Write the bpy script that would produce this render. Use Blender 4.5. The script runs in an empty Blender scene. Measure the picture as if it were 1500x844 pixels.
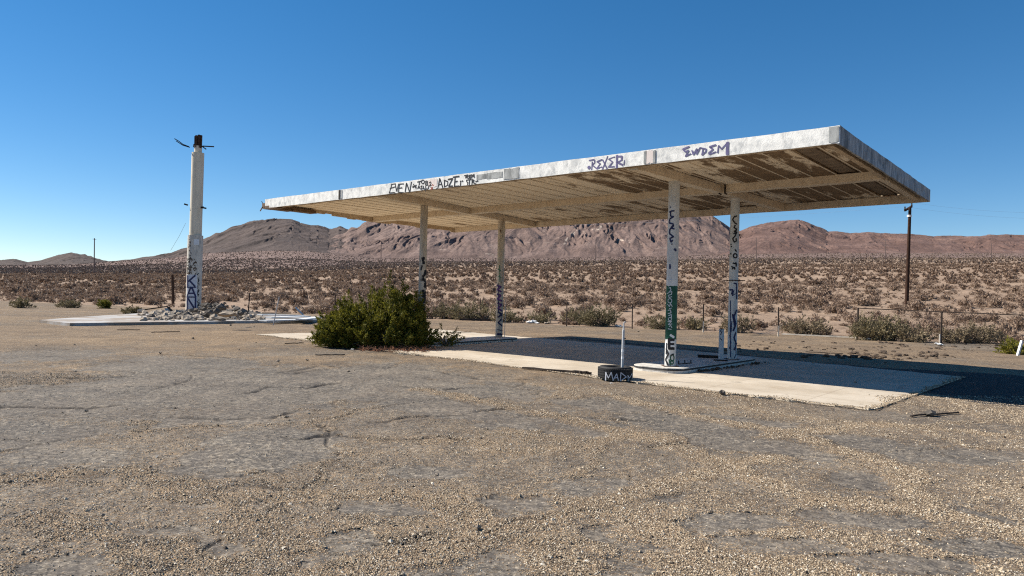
import bpy, math, random
import numpy as np
from mathutils import Vector, Matrix

S = bpy.context.scene
COL = S.collection
R = random.Random(7)
rng = np.random.default_rng(11)
PI = math.pi

# ------------------------------------------------------------------ camera
F, ROLL, PITCH, EYE = 1029.7, 0.02542, 0.01063, 1.6
FW = Vector((0, math.cos(PITCH), math.sin(PITCH)))
UP0 = Vector((0, -math.sin(PITCH), math.cos(PITCH)))
RT = math.cos(ROLL) * Vector((1, 0, 0)) + math.sin(ROLL) * UP0
UP = -math.sin(ROLL) * Vector((1, 0, 0)) + math.cos(ROLL) * UP0
CAM = Vector((0, 0, EYE))
cd = bpy.data.cameras.new('camera')
cam = bpy.data.objects.new('camera', cd)
COL.objects.link(cam)
cam.matrix_world = Matrix(((RT.x, UP.x, -FW.x, 0), (RT.y, UP.y, -FW.y, 0), (RT.z, UP.z, -FW.z, EYE), (0, 0, 0, 1)))
cd.sensor_width = 36.0
cd.lens = F / 1500 * 36
cd.clip_start = 0.05
cd.clip_end = 30000
S.camera = cam


def ray(px, py):
    return FW + RT * ((px - 750) / F) - UP * ((py - 422) / F)


def G(px, py, z=0.0):           # where a sight line meets the level z
    d = ray(px, py)
    return CAM + d * ((z - EYE) / d.z)


def RY(px, py, Y):              # the point of a sight line at depth Y
    d = ray(px, py)
    return CAM + d * (Y / d.y)


def yh(px):                     # image row of the level horizon
    return 433.0 + 0.0255 * (np.asarray(px, float) - 750)


# ------------------------------------------------------------------ numpy noise
def _h(ix, iy, s):
    a = (ix.astype(np.int64) * 374761393 + iy.astype(np.int64) * 668265263 + s * 974634777) & 0xffffffff
    a = ((a ^ (a >> 13)) * 1274126177) & 0xffffffff
    a = ((a ^ (a >> 16)) * 2246822519) & 0xffffffff
    return ((a ^ (a >> 15)) & 0xffffff) / float(0xffffff)


_CT = np.cos(np.arange(512) * 2 * PI / 512)
_ST = np.sin(np.arange(512) * 2 * PI / 512)


def gnoise(x, y, s=0):
    ix, iy = np.floor(x), np.floor(y)
    fx, fy = x - ix, y - iy
    ux, uy = fx * fx * fx * (fx * (fx * 6 - 15) + 10), fy * fy * fy * (fy * (fy * 6 - 15) + 10)

    def g(dx, dy):
        a = (_h(ix + dx, iy + dy, s) * 511.99).astype(np.int32)
        return _CT[a] * (fx - dx) + _ST[a] * (fy - dy)
    n0 = g(0, 0) * (1 - ux) + g(1, 0) * ux
    n1 = g(0, 1) * (1 - ux) + g(1, 1) * ux
    return (n0 * (1 - uy) + n1 * uy) * 1.5


def fbm(x, y, o=4, s=0, gain=.5):
    t, a, n = 0, 1.0, 0
    for k in range(o):
        t = t + a * gnoise(x * 2 ** k + 17.3 * k, y * 2 ** k - 9.1 * k, s + k)
        n += a
        a *= gain
    return t / n


def ridged(x, y, o=5, s=0, gain=.55):
    t, a, n = 0, 1.0, 0
    for k in range(o):
        t = t + a * (1 - np.abs(gnoise(x * 2.03 ** k + 7.7 * k, y * 2.03 ** k + 3.3 * k, s + k)) * 1.6)
        n += a
        a *= gain
    return t / n


def worley(x, y, s=0):          # F1, F2
    ix, iy = np.floor(x), np.floor(y)
    f1 = np.full(x.shape, 9.0)
    f2 = np.full(x.shape, 9.0)
    for dx in (-1, 0, 1):
        for dy in (-1, 0, 1):
            cx, cy = ix + dx, iy + dy
            px, py = cx + _h(cx, cy, s), cy + _h(cx, cy, s + 91)
            d = np.hypot(px - x, py - y)
            f2 = np.minimum(f2, np.maximum(f1, d))
            f1 = np.minimum(f1, d)
    return f1, f2


def sm(a, b, x):
    t = np.clip((x - a) / (b - a), 0, 1)
    return t * t * (3 - 2 * t)


# ------------------------------------------------------------------ mesh helpers
def tag(o, label=None, cat=None, group=None, kind=None):
    if label: o['label'] = label
    if cat: o['category'] = cat
    if group: o['group'] = group
    if kind: o['kind'] = kind
    return o


def empty(name, loc, label, cat, group=None):
    o = bpy.data.objects.new(name, None)
    o.empty_display_size = .2
    COL.objects.link(o)
    o.location = loc
    return tag(o, label, cat, group)


def origin_of(o):
    v = Vector((0, 0, 0))
    while o is not None:
        v += o.location
        o = o.parent
    return v


def np_mesh(name, V, Fa, mats, matidx=None, smooth=False, attrs=None):
    V = np.ascontiguousarray(V, dtype=np.float32)
    Fa = np.ascontiguousarray(Fa, dtype=np.int32)
    k = Fa.shape[1]
    me = bpy.data.meshes.new(name)
    me.vertices.add(len(V))
    me.vertices.foreach_set('co', V.ravel())
    me.loops.add(Fa.size)
    me.loops.foreach_set('vertex_index', Fa.ravel())
    me.polygons.add(len(Fa))
    me.polygons.foreach_set('loop_start', np.arange(0, Fa.size, k, dtype=np.int32))
    if matidx is not None:
        me.polygons.foreach_set('material_index', np.asarray(matidx, dtype=np.int32))
    me.polygons.foreach_set('use_smooth', np.full(len(Fa), smooth))
    for m in mats: me.materials.append(m)
    if attrs:
        for n, a in attrs.items():
            at = me.attributes.new(n, 'FLOAT', 'POINT')
            at.data.foreach_set('value', np.asarray(a, dtype=np.float32).ravel())
    me.update(calc_edges=True)
    me.validate()
    return me


def np_obj(name, me, loc=(0, 0, 0), parent=None):
    o = bpy.data.objects.new(name, me)
    COL.objects.link(o)
    o.location = loc
    if parent is not None: o.parent = parent
    return o


class MB:
    def __init__(s):
        s.v, s.f = [], []

    def add(s, vs, fs):
        n = len(s.v)
        s.v += [Vector(q) for q in vs]
        s.f += [tuple(i + n for i in f) for f in fs]
        return s

    def prism(s, poly, z0, z1, taper=0.0):
        n = len(poly)
        c = sum((Vector((q[0], q[1])) for q in poly), Vector((0, 0))) / n
        lo = [(q[0], q[1], z0 if not callable(z0) else z0(q)) for q in poly]
        hi = [(c.x + (q[0] - c.x) * (1 - taper), c.y + (q[1] - c.y) * (1 - taper), z1) for q in poly]
        fs = [tuple(range(n - 1, -1, -1)), tuple(range(n, 2 * n))]
        fs += [(i, (i + 1) % n, n + (i + 1) % n, n + i) for i in range(n)]
        return s.add(lo + hi, fs)

    def beam(s, a, b, w, z0, z1):          # upright bar between two plan points
        a, b = Vector((a[0], a[1])), Vector((b[0], b[1]))
        d = (b - a).normalized()
        n = Vector((-d.y, d.x)) * w / 2
        return s.prism([a - n, b - n, b + n, a + n], z0, z1)

    def bar(s, a, b, w, h, up=(0, 0, 1)):  # box along any segment
        a, b = Vector(a), Vector(b)
        d = (b - a).normalized()
        upv = Vector(up)
        if abs(d.dot(upv)) > .98: upv = Vector((1, 0, 0))
        x = d.cross(upv).normalized() * w / 2
        y = x.cross(d).normalized() * h / 2
        vs = [a - x - y, a + x - y, a + x + y, a - x + y, b - x - y, b + x - y, b + x + y, b - x + y]
        return s.add(vs, [(3, 2, 1, 0), (4, 5, 6, 7), (0, 1, 5, 4), (1, 2, 6, 5), (2, 3, 7, 6), (3, 0, 4, 7)])

    def tube(s, pts, rad, n=12, cap=True):
        pts = [Vector(p) for p in pts]
        if not hasattr(rad, '__len__'): rad = [rad] * len(pts)
        vs, fs = [], []
        pd = None
        for i, p in enumerate(pts):
            d = (pts[min(i + 1, len(pts) - 1)] - pts[max(i - 1, 0)])
            if d.length < 1e-9: d = pd or Vector((0, 0, 1))
            d = d.normalized()
            pd = d
            a = Vector((0, 1, 0)) if abs(d.z) > .8 else Vector((0, 0, 1))
            x = d.cross(a).normalized()
            y = d.cross(x).normalized()
            for k in range(n):
                t = 2 * PI * k / n
                vs.append(p + (x * math.cos(t) + y * math.sin(t)) * rad[i])
        for i in range(len(pts) - 1):
            for k in range(n):
                fs.append((i * n + k, i * n + (k + 1) % n, (i + 1) * n + (k + 1) % n, (i + 1) * n + k))
        if cap:
            fs.append(tuple(range(n - 1, -1, -1)))
            m = (len(pts) - 1) * n
            fs.append(tuple(m + k for k in range(n)))
        return s.add(vs, fs)

    def rock(s, c, size, rnd, sub=1):      # angular broken lump
        sx, sy, sz = size
        base = [(1, 0, 0), (-1, 0, 0), (0, 1, 0), (0, -1, 0), (.1, .1, 1), (0, 0, -1), (.7, .7, .55), (-.7, .7, .5), (-.7, -.7, .6), (.7, -.7, .5),
                (.75, .7, -.5), (-.7, .7, -.5), (-.7, -.7, -.5), (.7, -.7, -.5)]
        a = rnd.random() * 6.28
        ca, sa = math.cos(a), math.sin(a)
        vs = []
        for b in base:
            k = .75 + rnd.random() * .5
            x, y, z = b[0] * k * sx, b[1] * k * sy, b[2] * k * sz
            vs.append((c[0] + x * ca - y * sa, c[1] + x * sa + y * ca, c[2] + z))
        T = [(4, 0, 6), (4, 6, 2), (4, 2, 7), (4, 7, 1), (4, 1, 8), (4, 8, 3), (4, 3, 9), (4, 9, 0),
             (5, 10, 0), (5, 2, 10), (5, 11, 2), (5, 1, 11), (5, 12, 1), (5, 3, 12), (5, 13, 3), (5, 0, 13),
             (0, 10, 6), (6, 10, 2), (2, 11, 7), (7, 11, 1), (1, 12, 8), (8, 12, 3), (3, 13, 9), (9, 13, 0)]
        return s.add(vs, T)

    def build(s, name, mat, parent=None, loc=None, smooth=False, bevel=0.0):
        org = origin_of(parent) if parent is not None else Vector(loc if loc is not None else (0, 0, 0))
        me = bpy.data.meshes.new(name)
        me.from_pydata([tuple(p - org) for p in s.v], [], s.f)
        me.materials.append(mat)
        if smooth:
            me.polygons.foreach_set('use_smooth', [True] * len(me.polygons))
            me.set_sharp_from_angle(angle=math.radians(40))
        me.update()
        o = bpy.data.objects.new(name, me)
        COL.objects.link(o)
        if parent is not None: o.parent = parent
        else: o.location = org
        if bevel:
            b = o.modifiers.new('bevel', 'BEVEL')
            b.width = bevel
            b.segments = 2
            b.limit_method = 'ANGLE'
        return o


def copy_tree(o, parent=None):
    c = o.copy()
    COL.objects.link(c)
    c.parent = parent
    for ch in list(o.children): copy_tree(ch, c)
    return c


# ------------------------------------------------------------------ material helpers
class NT:
    def __init__(s, name):
        s.m = bpy.data.materials.new(name)
        s.m.use_nodes = True
        s.t = s.m.node_tree
        s.t.nodes.clear()
        s.out = s.t.nodes.new('ShaderNodeOutputMaterial')
        s.b = s.t.nodes.new('ShaderNodeBsdfPrincipled')
        s.t.links.new(s.b.outputs[0], s.out.inputs[0])
        s.b.inputs['Roughness'].default_value = .85
        s.b.inputs['Specular IOR Level'].default_value = .25
        s._co = None

    def n(s, t, **kw):
        nd = s.t.nodes.new('ShaderNode' + t)
        for k, v in kw.items(): setattr(nd, k, v)
        return nd

    def put(s, sock, v):
        if isinstance(v, bpy.types.NodeSocket): s.t.links.new(v, sock)
        elif isinstance(v, (tuple, list)) and len(v) == 3 and sock.type == 'RGBA': sock.default_value = (*v, 1)
        else: sock.default_value = v

    def co(s, kind='Object'):
        return s.n('TexCoord').outputs[kind]

    def pos(s):
        return s.n('NewGeometry').outputs['Position']

    def mapping(s, v, scale=(1, 1, 1), rot=(0, 0, 0), loc=(0, 0, 0)):
        m = s.n('Mapping')
        s.put(m.inputs['Vector'], v)
        m.inputs['Scale'].default_value = scale
        m.inputs['Rotation'].default_value = rot
        m.inputs['Location'].default_value = loc
        return m.outputs[0]

    def noise(s, v, scale, detail=4, rough=.55, dist=0, out='Fac'):
        k = s.n('TexNoise')
        s.put(k.inputs['Vector'], v)
        k.inputs['Scale'].default_value = scale
        k.inputs['Detail'].default_value = detail
        k.inputs['Roughness'].default_value = rough
        k.inputs['Distortion'].default_value = dist
        return k.outputs[out]

    def voro(s, v, scale, out='Distance', feature='F1', rand=1):
        k = s.n('TexVoronoi', feature=feature)
        s.put(k.inputs['Vector'], v)
        k.inputs['Scale'].default_value = scale
        k.inputs['Randomness'].default_value = rand
        return k.outputs[out]

    def ramp(s, f, stops, interp='LINEAR'):
        r = s.n('ValToRGB')
        r.color_ramp.interpolation = interp
        e = r.color_ramp.elements
        while len(e) < len(stops): e.new(.5)
        for i, (p, c) in enumerate(stops):
            e[i].position = p
            e[i].color = (*c, 1) if len(c) == 3 else c
        s.put(r.inputs[0], f)
        return r.outputs[0]

    def mask(s, f, lo, hi):
        r = s.n('MapRange', interpolation_type='SMOOTHSTEP')
        s.put(r.inputs[0], f)
        r.inputs[1].default_value, r.inputs[2].default_value = lo, hi
        return r.outputs[0]

    def mix(s, f, a, b, mode='MIX'):
        m = s.n('Mix', data_type='RGBA', blend_type=mode)
        s.put(m.inputs[0], f)
        s.put(m.inputs[6], a)
        s.put(m.inputs[7], b)
        return m.outputs[2]

    def math(s, op, a, b=0.0, c=None):
        m = s.n('Math', operation=op)
        s.put(m.inputs[0], a)
        s.put(m.inputs[1], b)
        if c is not None: s.put(m.inputs[2], c)
        return m.outputs[0]

    def attr(s, name):
        return s.n('Attribute', attribute_name=name).outputs['Fac']

    def bump(s, h, strength=.5, dist=.01):
        b = s.n('Bump')
        b.inputs['Strength'].default_value = strength
        b.inputs['Distance'].default_value = dist
        s.put(b.inputs['Height'], h)
        s.t.links.new(b.outputs[0], s.b.inputs['Normal'])

    def done(s, col, rough=None, metal=None):
        s.put(s.b.inputs['Base Color'], col)
        if rough is not None: s.put(s.b.inputs['Roughness'], rough)
        if metal is not None: s.put(s.b.inputs['Metallic'], metal)
        return s.m


TH = 0.6908                       # the canopy's heading
HC = 4.2535                       # underside of its fascia
UD = Vector((-math.cos(TH), math.sin(TH)))
VD = Vector((math.sin(TH), math.cos(TH)))
M = {}


def plain(name, c, var=.25, scale=6, rough=.85, metal=0.0, spec=None, bump=0.0):
    t = NT(name)
    co = t.co()
    n = t.noise(co, scale, 5)
    lo = tuple(x * (1 - var) for x in c)
    hi = tuple(min(1, x * (1 + var)) for x in c)
    col = t.ramp(n, [(.3, lo), (.7, hi)])
    if bump: t.bump(t.noise(co, scale * 6, 4), bump, .01)
    if spec is not None: t.b.inputs['Specular IOR Level'].default_value = spec
    M[name] = t.done(col, rough, metal)
    return M[name]


def weathered(name, base, stain, rust, s_amt=.5, r_amt=.6, bumpk=.3, vstretch=.25):
    """painted metal or plaster that has weathered: blotches, run-down streaks, rust specks"""
    t = NT(name)
    co = t.co()
    st = t.mapping(co, (1, 1, vstretch))
    big = t.noise(co, 1.3, 5, .6)
    mid = t.noise(st, 7, 6, .65, .4)
    fine = t.noise(co, 45, 4, .6)
    col = t.mix(t.mask(mid, .5 - .15 * s_amt, .78), base, stain)
    col = t.mix(t.math('MULTIPLY', t.mask(big, .5, .68), .55 * s_amt), col, stain)
    rm = t.math('MULTIPLY', t.mask(t.noise(st, 11, 6, .7, .8), .74 - .14 * r_amt, .8 - .1 * r_amt), t.mask(big, .36, .52))
    col = t.mix(rm, col, rust)
    col = t.mix(t.math('MULTIPLY', t.mask(fine, .55, .75), .25), col, stain)
    t.bump(t.math('ADD', t.math('MULTIPLY', mid, .6), t.math('MULTIPLY', fine, .3)), bumpk, .012)
    M[name] = t.done(col, .7)
    return M[name]


weathered('fascia_white', (.82, .81, .77), (.40, .41, .41), (.2, .13, .08), .75, .15, .9, .75)
weathered('fascia_grey', (.40, .41, .42), (.075, .08, .085), (.10, .08, .07), 1.5, .3, .4, .3)
weathered('patch_grey', (.40, .41, .40), (.13, .135, .135), (.17, .14, .11), .9, .3, .4, .4)
weathered('patch_pink', (.70, .62, .58), (.45, .38, .35), (.25, .13, .08), .5, .5, .3, .4)
weathered('beige_paint', (.70, .60, .46), (.52, .41, .29), (.14, .075, .036), .6, .55, .3, .7)
weathered('beige_worn', (.50, .40, .28), (.33, .235, .15), (.11, .055, .026), .8, 1.2, .5, .8)
weathered('edge_wood', (.16, .105, .065), (.09, .052, .03), (.05, .025, .014), .8, 1.0, .7, .8)
weathered('post_white', (.58, .58, .57), (.38, .37, .35), (.13, .08, .05), .5, .45, .25, .2)
weathered('post_beige', (.54, .48, .40), (.31, .26, .20), (.07, .035, .02), .8, 1.3, .4, .2)
weathered('pole_paint', (.66, .585, .46), (.47, .40, .30), (.12, .07, .035), .5, .55, .25, .12)
weathered('pole_sleeve', (.57, .53, .46), (.33, .31, .28), (.10, .075, .05), .8, .7, .4, .25)
weathered('kerb_paint', (.56, .54, .50), (.30, .27, .235), (.10, .07, .05), .7, .6, .5, .5)
weathered('galvanised', (.46, .47, .48), (.27, .27, .27), (.16, .09, .05), .5, .5, .3, .3)
plain('rust', (.062, .034, .022), .5, 9, .9, 0, .2, .4)
plain('rust_dark', (.025, .018, .015), .4, 9, .9)
plain('dark_steel', (.03, .03, .032), .4, 9, .7)
plain('dark_gap', (.20, .15, .105), .3, 5, .95)
plain('rubber', (.018, .018, .019), .3, 20, .75, 0, .35)
plain('pole_wood', (.040, .021, .014), .4, 4, .9, 0, .15, .4)
plain('dark_timber', (.055, .042, .034), .4, 7, .9, 0, .15, .4)
plain('pale_timber', (.46, .42, .36), .25, 7, .85, 0, .2, .3)
plain('white_board', (.56, .58, .59), .12, 3, .7)
plain('broken_concrete', (.33, .275, .215), .35, 2.2, .92, 0, .2, .5)
plain('broken_dark', (.11, .095, .08), .35, 3, .92, 0, .2, .5)
plain('brick_red', (.27, .13, .08), .3, 6, .9)
plain('stone', (.23, .19, .15), .4, 5, .92, 0, .2, .4)
plain('wire_steel', (.20, .19, .175), .3, 5, .6, .4)
plain('fence_rust', (.045, .032, .025), .4, 6, .85)
plain('wire_thin', (.33, .40, .47), .1, 5, .5, .3)
plain('utility_grey', (.14, .105, .095), .2, 1, .9)
plain('insulator', (.30, .29, .27), .1, 5, .4)
plain('paint_black', (.012, .012, .016), .3, 9, .55)
plain('paint_purple', (.115, .105, .215), .25, 9, .6)
plain('paint_violet', (.10, .04, .16), .5, 20, .6)
plain('paint_navy', (.022, .028, .085), .3, 9, .6)
plain('paint_green', (.012, .075, .045), .35, 7, .5)
plain('paint_teal', (.04, .16, .10), .35, 7, .5)
plain('paint_white', (.62, .64, .66), .12, 9, .6)
plain('paint_silver', (.50, .52, .57), .15, 9, .5)
plain('paint_red', (.25, .05, .03), .2, 9, .6)
plain('litter_white', (.68, .68, .66), .1, 4, .6)
plain('dead_twig', (.21, .10, .055), .45, 3, .95)
plain('twig_grey', (.23, .175, .13), .35, 4, .95)
plain('soil_dark', (.085, .062, .045), .4, 8, .98)


def leafmat(name, c1, c2, trans=.25, scale=2.5):
    t = NT(name)
    n = t.noise(t.pos(), scale, 3)
    r = t.n('ObjectInfo').outputs['Random']
    isl = t.n('NewGeometry').outputs['Random Per Island']
    f = t.math('ADD', t.math('MULTIPLY', n, .6), t.math('ADD', t.math('MULTIPLY', r, .25), t.math('MULTIPLY', isl, .35)))
    col = t.ramp(f, [(.3, c1), (.85, c2)])
    t.put(t.b.inputs['Base Color'], col)
    t.b.inputs['Roughness'].default_value = .7
    tr = t.n('BsdfTranslucent')
    t.put(tr.inputs[0], col)
    mx = t.n('MixShader')
    mx.inputs[0].default_value = trans
    t.t.links.new(t.b.outputs[0], mx.inputs[1])
    t.t.links.new(tr.outputs[0], mx.inputs[2])
    t.t.links.new(mx.outputs[0], t.out.inputs[0])
    M[name] = t.m


leafmat('bush_leaf', (.066, .076, .012), (.245, .215, .026), .3)
leafmat('dry_leaf', (.135, .105, .062), (.27, .212, .135), .2)
leafmat('olive_leaf', (.115, .098, .050), (.25, .205, .118), .25)
leafmat('scrub_leaf', (.195, .130, .092), (.34, .247, .178), .2, .35)
leafmat('scrub_far', (.155, .110, .083), (.26, .195, .15), .0, .12)


def make_soffit():
    t = NT('soffit')
    co = t.pos()
    rot = t.mapping(co, (1, 1, 1), (0, 0, TH - PI), (0, 0, 0))     # x runs along the canopy, y across
    panel = t.n('TexWhiteNoise', noise_dimensions='1D')
    sx = t.n('SeparateXYZ')
    t.put(sx.inputs[0], rot)
    t.put(panel.inputs['W'], t.math('FLOOR', t.math('MULTIPLY', sx.outputs[0], 1.9)))
    st = t.mapping(rot, (1.6, .45, 1))
    a = t.noise(st, 1.5, 6, .68, .5)
    b = t.noise(t.mapping(rot, (1.0, 1.0, 1)), .32, 3, .5)
    # the peeling is worst towards the east end
    sp = t.n('SeparateXYZ')
    t.put(sp.inputs[0], co)
    east = t.mask(sp.outputs[0], -3.0, 6.5)
    f = t.math('ADD', a, t.math('MULTIPLY', t.math('SUBTRACT', b, .5), .7))
    f = t.math('ADD', f, t.math('MULTIPLY', t.math('SUBTRACT', panel.outputs[0], .5), .16))
    f = t.math('ADD', f, t.math('MULTIPLY', east, .29))
    f = t.math('SUBTRACT', f, .062)
    m = t.math('MULTIPLY', t.mask(f, .60, .71), .95)
    paint = t.ramp(t.noise(st, 3, 5, .6), [(.3, (.76, .63, .46)), (.7, (.88, .765, .59))])
    rustc = t.ramp(t.noise(st, 6, 6, .7), [(.3, (.095, .055, .026)), (.7, (.23, .145, .075))])
    col = t.mix(m, paint, rustc)
    t.bump(t.math('ADD', t.math('MULTIPLY', m, -.5), t.noise(st, 9, 5)), .4, .02)
    M['soffit'] = t.done(col, .85)


make_soffit()


def make_slab():
    t = NT('concrete_slab')
    co = t.pos()
    n = t.noise(co, .9, 6, .6)
    f = t.noise(co, 22, 5, .65)
    col = t.ramp(n, [(.3, (.37, .31, .235)), (.55, (.47, .41, .33)), (.75, (.54, .48, .40))])
    rot = t.mapping(co, (1, 1, 1), (0, 0, TH - PI))
    st = t.noise(t.mapping(rot, (.25, 3.0, 1)), 1.2, 5, .6)
    col = t.mix(t.math('MULTIPLY', t.mask(st, .55, .75), .35), col, (.27, .23, .185))
    col = t.mix(t.math('MULTIPLY', t.mask(f, .52, .7), .4), col, (.29, .25, .2))
    br = t.n('TexBrick')
    t.put(br.inputs['Vector'], rot)
    br.inputs['Scale'].default_value = .28
    br.inputs['Mortar Size'].default_value = .004
    br.inputs['Color1'].default_value = br.inputs['Color2'].default_value = (1, 1, 1, 1)
    br.inputs['Mortar'].default_value = (.8, .78, .76, 1)
    br.offset = 0
    col = t.mix(1.0, col, br.outputs['Color'], 'MULTIPLY')
    sand = t.math('MULTIPLY', t.mask(t.noise(co, .55, 5, .7), .56, .66), t.mask(t.voro(co, 55, 'Distance'), .6, .25))
    col = t.mix(sand, col, (.33, .26, .18))
    oil = t.mask(t.noise(t.mapping(rot, (.5, 1, 1)), 1.1, 6, .75, .6), .60, .68)
    col = t.mix(t.math('MULTIPLY', oil, .45), col, (.20, .17, .14))
    wv = t.n('VectorMath', operation='ADD')
    t.put(wv.inputs[0], co)
    t.put(wv.inputs[1], t.noise(co, 1.1, 4, .6, out='Color'))
    crk = t.voro(wv.outputs[0], .42, 'Distance', 'DISTANCE_TO_EDGE')
    col = t.mix(t.math('MULTIPLY', t.mask(t.math('ADD', crk, t.math('MULTIPLY', f, .012)), .018, .010), t.math('MULTIPLY', t.mask(n, .5, .62), .5)), col, (.15, .125, .10))
    t.bump(f, .4, .008)
    M['concrete_slab'] = t.done(col, .9)


make_slab()


def make_pad():
    t = NT('pad_concrete')
    co = t.pos()
    n = t.noise(co, .8, 6, .65)
    col = t.ramp(n, [(.3, (.27, .255, .24)), (.6, (.42, .41, .40)), (.8, (.50, .50, .49))])
    sd = t.mask(t.noise(co, .5, 6, .75), .44, .56)
    col = t.mix(t.math('MULTIPLY', sd, .85), col, (.25, .198, .15))
    t.bump(t.noise(co, 18, 5), .4, .01)
    M['pad_concrete'] = t.done(col, .9)


make_pad()


def make_ground():
    t = NT('ground')
    co = t.pos()
    gv, ds, ck, tr_ = t.attr('gravel'), t.attr('desert'), t.attr('crack'), t.attr('tar')
    # old asphalt
    agg = t.voro(co, 85, 'Color')
    sepa = t.n('SeparateColor')
    t.put(sepa.inputs[0], agg)
    asp = t.ramp(sepa.outputs[0], [(0, (.030, .029, .029)), (.35, (.072, .069, .067)), (.62, (.108, .102, .096)), (.85, (.18, .163, .143)), (1, (.40, .36, .30))])
    asp = t.mix(t.mask(t.noise(co, .7, 5, .6), .35, .7), asp, t.mix(.5, asp, (.19, .162, .136)))
    ag2 = t.n('SeparateColor')
    t.put(ag2.inputs[0], t.voro(co, 24, 'Color'))
    asp = t.mix(.4, asp, t.ramp(ag2.outputs[2], [(0, (.05, .047, .045)), (.5, (.125, .112, .10)), (.85, (.22, .19, .15)), (1, (.33, .29, .24))]))
    # loose gravel
    g1 = t.voro(co, 78, 'Color')
    s1 = t.n('SeparateColor')
    t.put(s1.inputs[0], g1)
    gd = t.voro(co, 78, 'Distance')
    grav = t.ramp(s1.outputs[1], [(0, (.10, .073, .05)), (.25, (.25, .185, .122)), (.6, (.395, .305, .20)), (.88, (.52, .42, .295)), (1, (.66, .585, .47))])
    g2 = t.voro(co, 27, 'Color')
    s2 = t.n('SeparateColor')
    t.put(s2.inputs[0], g2)
    grav = t.mix(.35, grav, t.ramp(s2.outputs[0], [(0, (.21, .155, .11)), (1, (.50, .40, .285))]))
    grav = t.mix(t.math('MULTIPLY', t.mask(gd, .30, .62), .75), grav, (.075, .056, .042))
    tint = t.noise(co, .16, 4, .6)
    grav = t.mix(1.0, grav, t.ramp(tint, [(.3, (.86, .84, .84)), (.7, (1.08, 1.03, .96))]), 'MULTIPLY')
    fine = t.noise(co, 16, 6, .75)
    fine2 = t.noise(co, 3.2, 5, .7)
    cov = t.math('ADD', gv, t.math('ADD', t.math('MULTIPLY', t.math('SUBTRACT', fine2, .5), .9), t.math('MULTIPLY', t.math('SUBTRACT', fine, .5), .5)))
    dlt = t.math('SUBTRACT', t.math('MULTIPLY', cov, 1.12), s1.outputs[0])       # a stone lies in a cell where cover beats the cell's chance
    m = t.mask(dlt, -.10, .12)
    lot = t.mix(m, asp, grav)
    spk = t.noise(co, 11, 6, .85)
    lot = t.mix(1.0, lot, t.ramp(spk, [(.34, (.58, .57, .56)), (.5, (1, 1, 1)), (.66, (1.38, 1.36, 1.33))]), 'MULTIPLY')
    strk = t.noise(t.mapping(co, (.35, 1, 1), (0, 0, .35)), .55, 6, .72)
    lot = t.mix(1.0, lot, t.ramp(strk, [(.34, (.80, .79, .79)), (.66, (1.16, 1.14, 1.10))]), 'MULTIPLY')
    mid_ = t.noise(t.mapping(co, (2.2, .9, 1)), 1.0, 6, .8)
    lot = t.mix(1.0, lot, t.ramp(mid_, [(.36, (.78, .77, .77)), (.64, (1.2, 1.18, 1.14))]), 'MULTIPLY')
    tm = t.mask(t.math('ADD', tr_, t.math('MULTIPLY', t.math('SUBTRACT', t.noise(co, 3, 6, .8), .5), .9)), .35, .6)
    shade_paint = t.ramp(t.noise(co, 14, 6, .8), [(.3, (.028, .027, .028)), (.55, (.05, .047, .046)), (.72, (.11, .095, .08))])  # near-black ground colour that deepens the canopy's shadow
    lot = t.mix(tm, lot, shade_paint)
    lot = t.mix(ck, lot, (.035, .03, .027))
    # desert soil
    dn = t.noise(co, .05, 5, .6)
    dsoil = t.ramp(dn, [(.3, (.235, .164, .114)), (.7, (.325, .236, .168))])
    dsoil = t.mix(t.math('MULTIPLY', t.mask(t.noise(co, 1.6, 6, .7), .5, .7), .5), dsoil, (.235, .175, .13))
    dsoil = t.mix(t.math('MULTIPLY', t.mask(t.voro(co, 9, 'Distance'), .4, .15), .4), dsoil, (.19, .14, .105))
    dsoil = t.mix(1.0, dsoil, t.ramp(t.noise(t.mapping(co, (1.3, .55, 1)), 1.0, 7, .82), [(.36, (.66, .64, .62)), (.5, (1, 1, 1)), (.64, (1.25, 1.24, 1.22))]), 'MULTIPLY')
    # far plain: darker varnished gravel with shrub mottling
    cd_ = t.n('CameraData')
    sp = t.n('SeparateXYZ')
    t.put(sp.inputs[0], co)
    far = t.mask(sp.outputs[1], 480, 950)
    fm = t.noise(t.mapping(co, (1, .28, 1)), .16, 5, .8)
    fsoil = t.ramp(fm, [(.40, (.11, .073, .060)), (.5, (.175, .121, .102)), (.62, (.25, .18, .153))])
    dsoil = t.mix(far, dsoil, fsoil)
    dm = t.mask(t.math('ADD', ds, t.math('MULTIPLY', t.math('SUBTRACT', t.noise(co, .6, 5, .7), .5), .8)), .35, .65)
    col = t.mix(dm, lot, dsoil)
    h = t.math('ADD', t.math('MULTIPLY', t.math('MULTIPLY', t.math('SUBTRACT', 1.0, gd), m), .9), t.math('MULTIPLY', fine, .5))
    h = t.math('SUBTRACT', h, t.math('MULTIPLY', ck, 1.2))
    t.bump(h, .8, .012)
    t.b.inputs['Specular IOR Level'].default_value = .15
    M['ground'] = t.done(col, .93)


make_ground()


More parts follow.
